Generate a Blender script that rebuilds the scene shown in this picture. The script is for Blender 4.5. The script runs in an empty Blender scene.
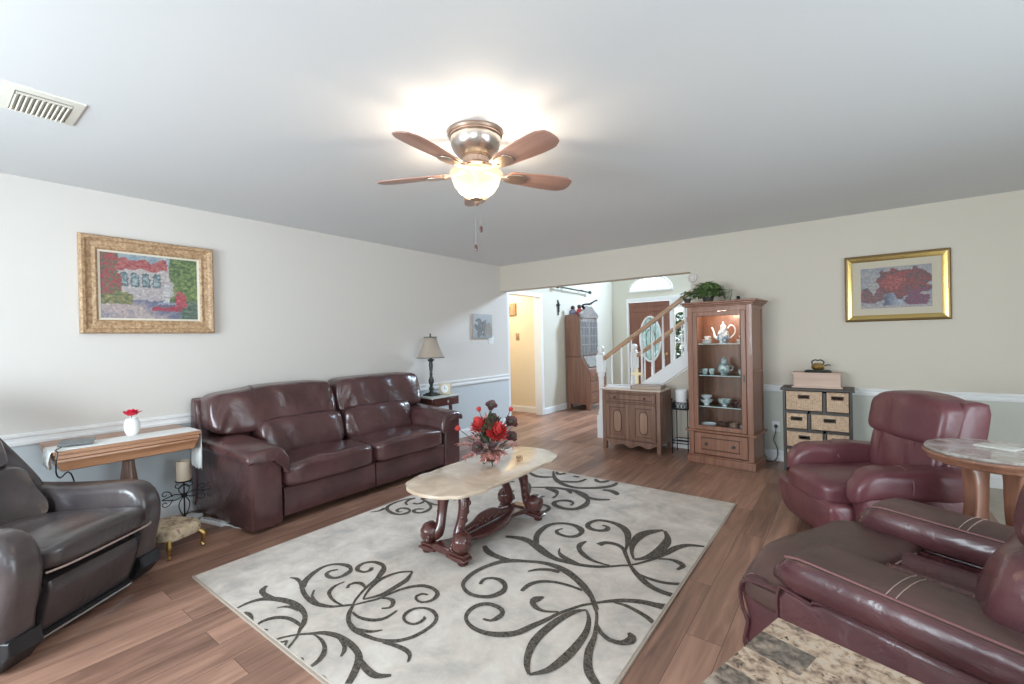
import bpy, bmesh, math, random
from mathutils import Vector, Matrix, noise
random.seed(7)
PI = math.pi
scn = bpy.context.scene
COL = scn.collection

# ------------------------------------------------------------------ camera
def look_matrix(yaw, pitch, roll, pos):
    fw = Vector((-math.sin(yaw)*math.cos(pitch), math.cos(yaw)*math.cos(pitch), math.sin(pitch)))
    r0 = Vector((math.cos(yaw), math.sin(yaw), 0)); u0 = r0.cross(fw)
    r = r0*math.cos(roll) + u0*math.sin(roll); u = -r0*math.sin(roll) + u0*math.cos(roll)
    m = Matrix(((r.x, u.x, -fw.x, pos[0]), (r.y, u.y, -fw.y, pos[1]), (r.z, u.z, -fw.z, pos[2]), (0, 0, 0, 1)))
    return m
cam_d = bpy.data.cameras.new('camera'); cam = bpy.data.objects.new('camera', cam_d); COL.objects.link(cam)
cam_d.sensor_width = 36; cam_d.lens = 36*449.16/1024; cam_d.clip_start = 0.02
cam.matrix_world = look_matrix(0.6443, -0.0055, -0.0216, (0, 0, 1.322))
scn.camera = cam

# ------------------------------------------------------------------ world, exposure, daylight
w = bpy.data.worlds.new('sky'); scn.world = w; w.use_nodes = True
wn = w.node_tree.nodes; wl = w.node_tree.links
bg = wn['Background']; bg.inputs[0].default_value = (0.80, 0.92, 1.0, 1); bg.inputs[1].default_value = 0.95
scn.view_settings.view_transform = 'Standard'; scn.view_settings.look = 'None'
scn.view_settings.exposure = 1.0; scn.view_settings.gamma = 1.0; scn.view_settings.use_curve_mapping = False
scn.cycles.use_denoising = True
scn.cycles.max_bounces = 10; scn.cycles.diffuse_bounces = 6; scn.cycles.transparent_max_bounces = 16
scn.cycles.sample_clamp_indirect = 4.0

def area(name, loc, direction, sx, sy, power, color):
    l = bpy.data.lights.new(name, 'AREA'); l.shape = 'RECTANGLE'; l.size = sx; l.size_y = sy
    l.energy = power; l.color = color
    o = bpy.data.objects.new(name, l); COL.objects.link(o); o.location = loc
    o.rotation_euler = Vector(direction).to_track_quat('-Z', 'Y').to_euler()
    return o
def bulb(name, loc, power, color, r=0.03):
    l = bpy.data.lights.new(name, 'POINT'); l.energy = power; l.color = color; l.shadow_soft_size = r
    o = bpy.data.objects.new(name, l); COL.objects.link(o); o.location = loc; return o
XL, YF, XR, YB, ZC = -4.25, 5.39, 2.8, -2.0, 2.44      # room: left, far, right, back, ceiling
HDR = 2.058; XO = -1.455                                # opening to the foyer: head height, right jamb
DAY = (0.82, 0.92, 1.0)
area('daylight_back_left', (-2.25, YB-0.03, 1.45), (0, 1, 0), 1.9, 1.3, 105, DAY)
area('daylight_back_right', (1.1, YB-0.03, 1.45), (0, 1, 0), 1.9, 1.3, 46, DAY)
area('daylight_patio', (XR+0.03, 1.6, 1.1), (-1, 0, 0), 2.2, 1.9, 56, DAY)
area('daylight_foyer_high', (-1.6, 9.46, 3.75), (-0.35, -1, -0.42), 0.8, 0.8, 155, (0.60, 0.79, 1.0))
area('daylight_front_door', (-3.3, 9.62, 1.6), (0, -1, 0), 1.3, 1.9, 14, (1.0, 0.97, 0.85))

# ------------------------------------------------------------------ materials
MATS = {}
def new_mat(name):
    m = bpy.data.materials.new(name); m.use_nodes = True
    n = m.node_tree.nodes; n.clear()
    out = n.new('ShaderNodeOutputMaterial'); p = n.new('ShaderNodeBsdfPrincipled')
    m.node_tree.links.new(p.outputs[0], out.inputs[0])
    MATS[name] = m
    return m, n, m.node_tree.links, p, out
def rgba(c): return (c[0], c[1], c[2], 1)
def plain(name, c, rough=0.5, metal=0.0, bump=0.0, bscale=60, var=0.0, vscale=6, coat=0.0, emit=None, es=0, spec=0.5, trans=0, alpha=1):
    m, n, l, p, out = new_mat(name)
    p.inputs['Base Color'].default_value = rgba(c); p.inputs['Roughness'].default_value = rough
    p.inputs['Metallic'].default_value = metal; p.inputs['Coat Weight'].default_value = coat
    p.inputs['Specular IOR Level'].default_value = spec
    p.inputs['Transmission Weight'].default_value = trans; p.inputs['Alpha'].default_value = alpha
    if emit: p.inputs['Emission Color'].default_value = rgba(emit); p.inputs['Emission Strength'].default_value = es
    tc = n.new('ShaderNodeTexCoord')
    if var > 0:
        nz = n.new('ShaderNodeTexNoise'); nz.inputs['Scale'].default_value = vscale; nz.inputs['Detail'].default_value = 5
        l.new(tc.outputs['Object'], nz.inputs['Vector'])
        mx = n.new('ShaderNodeMix'); mx.data_type = 'RGBA'
        mx.inputs['A'].default_value = rgba([x*(1-var) for x in c]); mx.inputs['B'].default_value = rgba([min(1, x*(1+var)) for x in c])
        l.new(nz.outputs['Fac'], mx.inputs['Factor']); l.new(mx.outputs['Result'], p.inputs['Base Color'])
    if bump > 0:
        nb = n.new('ShaderNodeTexNoise'); nb.inputs['Scale'].default_value = bscale; nb.inputs['Detail'].default_value = 4
        l.new(tc.outputs['Object'], nb.inputs['Vector'])
        b = n.new('ShaderNodeBump'); b.inputs['Strength'].default_value = bump; b.inputs['Distance'].default_value = 0.01
        l.new(nb.outputs['Fac'], b.inputs['Height']); l.new(b.outputs[0], p.inputs['Normal'])
    return m
def leather(name, c, c2, rough=0.36, wr=0.35, coat=0.25):
    m, n, l, p, out = new_mat(name)
    tc = n.new('ShaderNodeTexCoord')
    nz = n.new('ShaderNodeTexNoise'); nz.inputs['Scale'].default_value = 4; nz.inputs['Detail'].default_value = 6
    l.new(tc.outputs['Object'], nz.inputs['Vector'])
    cr = n.new('ShaderNodeValToRGB'); cr.color_ramp.elements[0].position = 0.35; cr.color_ramp.elements[1].position = 0.68
    cr.color_ramp.elements[0].color = rgba(c); cr.color_ramp.elements[1].color = rgba(c2)
    l.new(nz.outputs['Fac'], cr.inputs[0]); l.new(cr.outputs[0], p.inputs['Base Color'])
    p.inputs['Roughness'].default_value = rough; p.inputs['Coat Weight'].default_value = coat; p.inputs['Coat Roughness'].default_value = 0.25
    n1 = n.new('ShaderNodeTexNoise'); n1.inputs['Scale'].default_value = 7; n1.inputs['Detail'].default_value = 3; n1.inputs['Distortion'].default_value = 0.8
    n2 = n.new('ShaderNodeTexVoronoi'); n2.inputs['Scale'].default_value = 190
    l.new(tc.outputs['Object'], n1.inputs['Vector']); l.new(tc.outputs['Object'], n2.inputs['Vector'])
    b1 = n.new('ShaderNodeBump'); b1.inputs['Strength'].default_value = wr; b1.inputs['Distance'].default_value = 0.02
    b2 = n.new('ShaderNodeBump'); b2.inputs['Strength'].default_value = 0.12; b2.inputs['Distance'].default_value = 0.002
    l.new(n1.outputs['Fac'], b1.inputs['Height']); l.new(n2.outputs['Distance'], b2.inputs['Height'])
    l.new(b1.outputs[0], b2.inputs['Normal']); l.new(b2.outputs[0], p.inputs['Normal'])
    return m
def wood(name, c, c2, axis='Z', rough=0.38, scale=3.0, coat=0.15):
    m, n, l, p, out = new_mat(name)
    tc = n.new('ShaderNodeTexCoord'); mp = n.new('ShaderNodeMapping')
    s = {'X': (0.5, 9, 9), 'Y': (9, 0.5, 9), 'Z': (9, 9, 0.5)}[axis]
    mp.inputs['Scale'].default_value = s
    l.new(tc.outputs['Object'], mp.inputs['Vector'])
    nz = n.new('ShaderNodeTexNoise'); nz.inputs['Scale'].default_value = scale; nz.inputs['Detail'].default_value = 8; nz.inputs['Distortion'].default_value = 0.6
    l.new(mp.outputs[0], nz.inputs['Vector'])
    cr = n.new('ShaderNodeValToRGB'); cr.color_ramp.elements[0].position = 0.3; cr.color_ramp.elements[1].position = 0.7
    cr.color_ramp.elements[0].color = rgba(c); cr.color_ramp.elements[1].color = rgba(c2)
    l.new(nz.outputs['Fac'], cr.inputs[0]); l.new(cr.outputs[0], p.inputs['Base Color'])
    p.inputs['Roughness'].default_value = rough; p.inputs['Coat Weight'].default_value = coat
    b = n.new('ShaderNodeBump'); b.inputs['Strength'].default_value = 0.08; b.inputs['Distance'].default_value = 0.004
    l.new(nz.outputs['Fac'], b.inputs['Height']); l.new(b.outputs[0], p.inputs['Normal'])
    return m
def planks(name):
    m, n, l, p, out = new_mat(name)
    tc = n.new('ShaderNodeTexCoord')
    sx = n.new('ShaderNodeSeparateXYZ'); cx = n.new('ShaderNodeCombineXYZ')
    l.new(tc.outputs['Object'], sx.inputs[0]); l.new(sx.outputs[1], cx.inputs[0]); l.new(sx.outputs[0], cx.inputs[1])
    br = n.new('ShaderNodeTexBrick'); br.inputs['Scale'].default_value = 1.0
    br.inputs['Brick Width'].default_value = 1.25; br.inputs['Row Height'].default_value = 0.15
    br.inputs['Mortar Size'].default_value = 0.0012; br.inputs['Mortar Smooth'].default_value = 0.1; br.offset = 0.37
    br.inputs['Color1'].default_value = (0.0, 0.0, 0.0, 1); br.inputs['Color2'].default_value = (1, 1, 1, 1); br.inputs['Mortar'].default_value = (0.5, 0.5, 0.5, 1)
    l.new(cx.outputs[0], br.inputs['Vector'])
    mp = n.new('ShaderNodeMapping'); mp.inputs['Scale'].default_value = (14, 1.3, 1)
    l.new(tc.outputs['Object'], mp.inputs['Vector'])
    off = n.new('ShaderNodeVectorMath'); off.operation = 'MULTIPLY_ADD'; off.inputs[1].default_value = (7, 7, 7)
    l.new(br.outputs['Color'], off.inputs[0]); l.new(mp.outputs[0], off.inputs[2])
    nz = n.new('ShaderNodeTexNoise'); nz.inputs['Scale'].default_value = 1.3; nz.inputs['Detail'].default_value = 8; nz.inputs['Distortion'].default_value = 1.2
    l.new(off.outputs[0], nz.inputs['Vector'])
    ma = n.new('ShaderNodeMath'); ma.operation = 'MULTIPLY_ADD'; ma.inputs[1].default_value = 0.30
    l.new(br.outputs['Color'], ma.inputs[0])
    m2 = n.new('ShaderNodeMath'); m2.operation = 'MULTIPLY'; m2.inputs[1].default_value = 0.75
    l.new(nz.outputs['Fac'], m2.inputs[0]); l.new(m2.outputs[0], ma.inputs[2])
    cr = n.new('ShaderNodeValToRGB'); e = cr.color_ramp.elements
    e[0].position = 0.2; e[0].color = rgba((0.120, 0.060, 0.043)); e[1].position = 0.8; e[1].color = rgba((0.49, 0.28, 0.20))
    x = e.new(0.5); x.color = rgba((0.285, 0.155, 0.109))
    l.new(ma.outputs[0], cr.inputs[0])
    mx = n.new('ShaderNodeMix'); mx.data_type = 'RGBA'; mx.inputs['B'].default_value = rgba((0.07, 0.035, 0.025))
    l.new(br.outputs['Fac'], mx.inputs['Factor']); l.new(cr.outputs[0], mx.inputs['A']); l.new(mx.outputs['Result'], p.inputs['Base Color'])
    p.inputs['Roughness'].default_value = 0.36
    b = n.new('ShaderNodeBump'); b.inputs['Strength'].default_value = 0.10; b.inputs['Distance'].default_value = 0.004
    l.new(nz.outputs['Fac'], b.inputs['Height']); l.new(b.outputs[0], p.inputs['Normal'])
    return m
def ramp_noise(name, stops, scale=4, detail=6, rough=0.6, bump=0.0, distortion=0.4, coat=0, nrough=0.5, mapping=(1, 1, 1)):
    m, n, l, p, out = new_mat(name)
    tc = n.new('ShaderNodeTexCoord'); mp = n.new('ShaderNodeMapping'); mp.inputs['Scale'].default_value = mapping
    l.new(tc.outputs['Object'], mp.inputs['Vector'])
    nz = n.new('ShaderNodeTexNoise'); nz.inputs['Scale'].default_value = scale; nz.inputs['Detail'].default_value = detail; nz.inputs['Distortion'].default_value = distortion; nz.inputs['Roughness'].default_value = nrough
    l.new(mp.outputs[0], nz.inputs['Vector'])
    cr = n.new('ShaderNodeValToRGB'); e = cr.color_ramp.elements
    e[0].position, e[0].color = stops[0][0], rgba(stops[0][1]); e[1].position, e[1].color = stops[-1][0], rgba(stops[-1][1])
    for s in stops[1:-1]:
        x = e.new(s[0]); x.color = rgba(s[1])
    l.new(nz.outputs['Fac'], cr.inputs[0]); l.new(cr.outputs[0], p.inputs['Base Color'])
    p.inputs['Roughness'].default_value = rough; p.inputs['Coat Weight'].default_value = coat
    if bump:
        b = n.new('ShaderNodeBump'); b.inputs['Strength'].default_value = bump; b.inputs['Distance'].default_value = 0.005
        l.new(nz.outputs['Fac'], b.inputs['Height']); l.new(b.outputs[0], p.inputs['Normal'])
    return m
def pane(name, tint=(0.95, 0.97, 0.97), gl=0.10):
    m, n, l, p, out = new_mat(name); n.remove(p)
    t = n.new('ShaderNodeBsdfTransparent'); t.inputs[0].default_value = rgba(tint)
    g = n.new('ShaderNodeBsdfGlossy'); g.inputs['Roughness'].default_value = 0.03
    f = n.new('ShaderNodeFresnel'); f.inputs[0].default_value = 1.45
    ad = n.new('ShaderNodeMath'); ad.operation = 'MULTIPLY_ADD'; ad.inputs[1].default_value = 0.45; ad.inputs[2].default_value = gl*0.3
    l.new(f.outputs[0], ad.inputs[0])
    mx = n.new('ShaderNodeMixShader'); l.new(ad.outputs[0], mx.inputs[0]); l.new(t.outputs[0], mx.inputs[1]); l.new(g.outputs[0], mx.inputs[2])
    l.new(mx.outputs[0], out.inputs[0]); return m
def frosted(name, col, tr=0.45, emit=0.0, ecol=(1, 0.80, 0.55), dens=1.0):
    m, n, l, p, out = new_mat(name); n.remove(p)
    t = n.new('ShaderNodeBsdfTransparent'); t.inputs[0].default_value = rgba(col)
    g = n.new('ShaderNodeBsdfTranslucent'); g.inputs[0].default_value = rgba([x*dens for x in col])
    d = n.new('ShaderNodeBsdfDiffuse'); d.inputs[0].default_value = rgba([x*dens for x in col])
    a = n.new('ShaderNodeMixShader'); a.inputs[0].default_value = 0.5; l.new(g.outputs[0], a.inputs[1]); l.new(d.outputs[0], a.inputs[2])
    mx = n.new('ShaderNodeMixShader'); mx.inputs[0].default_value = tr; l.new(a.outputs[0], mx.inputs[1]); l.new(t.outputs[0], mx.inputs[2])
    e = n.new('ShaderNodeEmission'); e.inputs[0].default_value = rgba(ecol); e.inputs[1].default_value = emit
    s = n.new('ShaderNodeAddShader'); l.new(mx.outputs[0], s.inputs[0]); l.new(e.outputs[0], s.inputs[1])
    l.new(s.outputs[0], out.inputs[0]); return m
def painted(name, rough=0.5):
    m, n, l, p, out = new_mat(name)
    a = n.new('ShaderNodeVertexColor'); a.layer_name = 'paint'
    l.new(a.outputs[0], p.inputs['Base Color']); p.inputs['Roughness'].default_value = rough; return m

W_UP = plain('wall_paint_warm', (0.66, 0.625, 0.59), 0.85, bump=0.03, bscale=150)
W_LO = plain('wall_paint_cool', (0.60, 0.65, 0.68), 0.85, bump=0.03, bscale=150)
W_FAR = plain('wall_paint_tan', (0.60, 0.54, 0.46), 0.85, bump=0.03, bscale=150)
W_FARLO = plain('wall_paint_sage', (0.62, 0.63, 0.57), 0.85, bump=0.03, bscale=150)
W_FOY = plain('wall_paint_foyer', (0.62, 0.585, 0.50), 0.85, bump=0.03, bscale=150)
W_FRONT = plain('wall_paint_foyer_front', (0.66, 0.63, 0.54), 0.85)
W_COR = plain('wall_paint_corridor', (0.78, 0.70, 0.54), 0.85)
CEIL = plain('ceiling_paint', (0.69, 0.70, 0.71), 0.9, bump=0.05, bscale=220)
TRIM = plain('white_trim_paint', (0.80, 0.80, 0.80), 0.45)
FLOOR = planks('plank_floor')
TILE = ramp_noise('beige_tile', [(0.3, (0.36, 0.31, 0.25)), (0.7, (0.50, 0.45, 0.38))], 5, 6, 0.45)
SOFA_L = leather('sofa_leather', (0.058, 0.024, 0.025), (0.095, 0.040, 0.040), 0.27, 0.45, 0.3)
MAR_L = leather('maroon_leather', (0.120, 0.036, 0.044), (0.160, 0.052, 0.060), 0.36, 0.35, 0.15)
BUR_L = leather('burgundy_leather', (0.068, 0.024, 0.029), (0.115, 0.042, 0.045), 0.27, 0.5, 0.3)
BUR_T = leather('worn_brown_leather', (0.070, 0.040, 0.034), (0.115, 0.060, 0.052), 0.46, 0.4, 0.05)
CHO_L = leather('charcoal_brown_leather', (0.045, 0.036, 0.038), (0.080, 0.062, 0.062), 0.28, 0.35, 0.35)
BLACKP = plain('black_plastic', (0.014, 0.014, 0.016), 0.4)
PIPING = plain('rose_piping', (0.22, 0.10, 0.10), 0.45)
STITCH = plain('pale_stitching', (0.40, 0.30, 0.27), 0.7)
HONEY = wood('honey_wood', (0.30, 0.135, 0.065), (0.46, 0.23, 0.125), 'Y', 0.35)
CABW = wood('cabinet_oak', (0.20, 0.085, 0.050), (0.31, 0.145, 0.092), 'Z', 0.36)
CABD = plain('cabinet_dark_line', (0.10, 0.042, 0.026), 0.5)
SIDEW = wood('sideboard_walnut', (0.155, 0.075, 0.050), (0.27, 0.15, 0.105), 'Z', 0.42)
SIDEP = wood('sideboard_burl', (0.26, 0.15, 0.10), (0.36, 0.22, 0.155), 'Z', 0.4)
SECW = wood('secretary_walnut', (0.16, 0.070, 0.045), (0.25, 0.12, 0.08), 'Z', 0.42)
RAILW = wood('oak_handrail', (0.36, 0.20, 0.11), (0.50, 0.30, 0.18), 'X', 0.35)
DOORW = wood('mahogany_door', (0.17, 0.060, 0.035), (0.26, 0.10, 0.06), 'Z', 0.35)
TABW = wood('round_table_oak', (0.20, 0.088, 0.052), (0.33, 0.155, 0.10), 'Z', 0.35, coat=0.35)
DARKW = wood('cherry_dark_wood', (0.060, 0.018, 0.016), (0.105, 0.034, 0.028), 'Z', 0.28, coat=0.5)
BLADE = wood('fan_blade_walnut', (0.30, 0.155, 0.115), (0.46, 0.27, 0.21), 'X', 0.35)
MARB = ramp_noise('cream_marble', [(0.3, (0.50, 0.38, 0.28)), (0.55, (0.60, 0.48, 0.37)), (0.75, (0.66, 0.57, 0.47))], 5, 6, 0.14, distortion=1.5, coat=0.3)
GMARB = ramp_noise('grey_marble', [(0.3, (0.26, 0.20, 0.17)), (0.5, (0.42, 0.38, 0.35)), (0.7, (0.62, 0.62, 0.60))], 9, 8, 0.16, distortion=1.4, coat=0.3)
RUGM = ramp_noise('cream_rug_pile', [(0.35, (0.42, 0.385, 0.355)), (0.5, (0.55, 0.485, 0.43)), (0.66, (0.64, 0.585, 0.53))], 5.5, 12, 0.95, 0.35, 0.35, nrough=0.68)
RUGD = ramp_noise('dark_rug_pile', [(0.35, (0.030, 0.025, 0.020)), (0.65, (0.13, 0.107, 0.086))], 90, 4, 0.95, 0.3)
RUGE = plain('rug_binding', (0.40, 0.33, 0.27), 0.9)
IRON = plain('black_iron', (0.02, 0.02, 0.022), 0.45, 0.6)
BRONZE = plain('dark_bronze', (0.055, 0.060, 0.055), 0.4, 0.5, var=0.4, vscale=30)
BRASS = plain('brass', (0.62, 0.42, 0.16), 0.28, 1.0)
NICKEL = plain('brushed_nickel', (0.55, 0.50, 0.46), 0.28, 1.0)
COPPER = plain('antique_copper', (0.50, 0.38, 0.31), 0.32, 0.9)
GOLD = ramp_noise('gilt_frame', [(0.35, (0.30, 0.17, 0.09)), (0.65, (0.56, 0.38, 0.22))], 60, 5, 0.4, 0.5)
GOLDB = plain('bright_gold', (0.80, 0.58, 0.22), 0.22, 0.9)
GOLDD = plain('dark_gold', (0.26, 0.17, 0.07), 0.35, 0.7)
LINER = plain('linen_liner', (0.66, 0.60, 0.50), 0.8)
MATB = plain('mat_board', (0.52, 0.46, 0.36), 0.9)
CERAM = plain('white_ceramic', (0.82, 0.83, 0.85), 0.15, coat=0.4)
CHINA = ramp_noise('blue_white_china', [(0.45, (0.80, 0.82, 0.84)), (0.55, (0.25, 0.32, 0.42))], 40, 3, 0.12, coat=0.4)
CHINAG = ramp_noise('green_white_china', [(0.42, (0.70, 0.74, 0.72)), (0.6, (0.22, 0.32, 0.33))], 30, 3, 0.15, coat=0.4)
SILVER = plain('silver', (0.75, 0.77, 0.80), 0.15, 1.0)
LACE = plain('white_lace', (0.82, 0.82, 0.80), 0.9, bump=0.4, bscale=200)
WAX = plain('beige_wax', (0.62, 0.50, 0.38), 0.55)
WAXW = plain('white_wax', (0.84, 0.84, 0.85), 0.5)
FLORAL = ramp_noise('floral_upholstery', [(0.38, (0.30, 0.20, 0.15)), (0.5, (0.55, 0.45, 0.30)), (0.62, (0.62, 0.52, 0.38)), (0.7, (0.35, 0.18, 0.15))], 22, 4, 0.9)
SHADE = plain('taupe_shade', (0.40, 0.33, 0.27), 0.8)
WICKER = ramp_noise('wicker_weave', [(0.35, (0.42, 0.28, 0.18)), (0.65, (0.66, 0.48, 0.34))], 40, 3, 0.8, 0.5, mapping=(1, 1, 4))
CRATE = wood('pink_crate_wood', (0.50, 0.33, 0.26), (0.62, 0.45, 0.36), 'X', 0.6)
DKPAINT = plain('dark_brown_paint', (0.055, 0.045, 0.040), 0.45)
VENT = plain('cream_vent_metal', (0.74, 0.72, 0.64), 0.5)
VENTD = plain('vent_grey_gap', (0.46, 0.43, 0.39), 0.8)
PANE = pane('clear_glass', gl=0.01)
SHELFG = pane('shelf_glass', (0.80, 0.90, 0.88), 0.6)
BOWL = frosted('amber_bowl_glass', (1.0, 0.88, 0.70), 0.30, 0.25, dens=0.07)
LEADG = frosted('leaded_glass', (0.52, 0.62, 0.64), 0.70, 0.0)
RED = plain('red_petal', (0.58, 0.050, 0.050), 0.6, var=0.35, vscale=25)
CRIM = plain('crimson_petal', (0.70, 0.02, 0.06), 0.5)
PLUM = plain('dark_plum_petal', (0.075, 0.022, 0.026), 0.5, var=0.4, vscale=20)
PINK = plain('dusty_pink_leaf', (0.55, 0.25, 0.22), 0.7, var=0.3, vscale=20)
LEAFG = plain('green_leaf', (0.17, 0.25, 0.085), 0.55, var=0.5, vscale=12)
LEAFD = plain('dark_olive_leaf', (0.045, 0.055, 0.028), 0.6, var=0.4, vscale=12)
GRANM = None
def granite():
    m, n, l, p, out = new_mat('brown_granite')
    tc = n.new('ShaderNodeTexCoord')
    def noise_tex(scale, detail, dist):
        q = n.new('ShaderNodeTexNoise'); q.inputs['Scale'].default_value = scale; q.inputs['Detail'].default_value = detail; q.inputs['Distortion'].default_value = dist
        l.new(tc.outputs['Object'], q.inputs['Vector']); return q
    def ramp(src, stops):
        r = n.new('ShaderNodeValToRGB'); e = r.color_ramp.elements
        e[0].position, e[0].color = stops[0][0], rgba(stops[0][1]); e[1].position, e[1].color = stops[-1][0], rgba(stops[-1][1])
        for q in stops[1:-1]: e.new(q[0]).color = rgba(q[1])
        l.new(src, r.inputs[0]); return r
    base = ramp(noise_tex(48, 7, 0.5).outputs['Fac'], [(0.32, (0.12, 0.085, 0.065)), (0.44, (0.34, 0.24, 0.175)), (0.56, (0.54, 0.40, 0.29)), (0.70, (0.50, 0.43, 0.36))])
    grey = ramp(noise_tex(60, 5, 0.5).outputs['Fac'], [(0.35, (0.045, 0.04, 0.035)), (0.65, (0.22, 0.18, 0.15))])
    br = n.new('ShaderNodeTexBrick'); br.inputs['Scale'].default_value = 1; br.inputs['Brick Width'].default_value = 0.23; br.inputs['Row Height'].default_value = 0.085
    br.inputs['Mortar Size'].default_value = 0.0; br.inputs['Color1'].default_value = (0, 0, 0, 1); br.inputs['Color2'].default_value = (1, 1, 1, 1)
    l.new(tc.outputs['Object'], br.inputs['Vector'])
    sel = ramp(br.outputs['Color'], [(0.62, (0, 0, 0)), (0.66, (1, 1, 1))])
    mul = n.new('ShaderNodeMath'); mul.operation = 'MULTIPLY'; l.new(sel.outputs[0], mul.inputs[0])
    soft = ramp(noise_tex(9, 3, 0.5).outputs['Fac'], [(0.34, (0.25, 0.25, 0.25)), (0.5, (0.95, 0.95, 0.95))]); l.new(soft.outputs[0], mul.inputs[1])
    mx = n.new('ShaderNodeMix'); mx.data_type = 'RGBA'
    l.new(mul.outputs[0], mx.inputs['Factor']); l.new(base.outputs[0], mx.inputs['A']); l.new(grey.outputs[0], mx.inputs['B'])
    sp = ramp(noise_tex(75, 2, 1.2).outputs['Fac'], [(0.30, (1, 1, 1)), (0.37, (0, 0, 0))])
    m2 = n.new('ShaderNodeMix'); m2.data_type = 'RGBA'; m2.inputs['B'].default_value = rgba((0.06, 0.045, 0.035))
    l.new(sp.outputs[0], m2.inputs['Factor']); l.new(mx.outputs['Result'], m2.inputs['A']); l.new(m2.outputs['Result'], p.inputs['Base Color'])
    p.inputs['Roughness'].default_value = 0.2
    return m
GRAN = granite()

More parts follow.
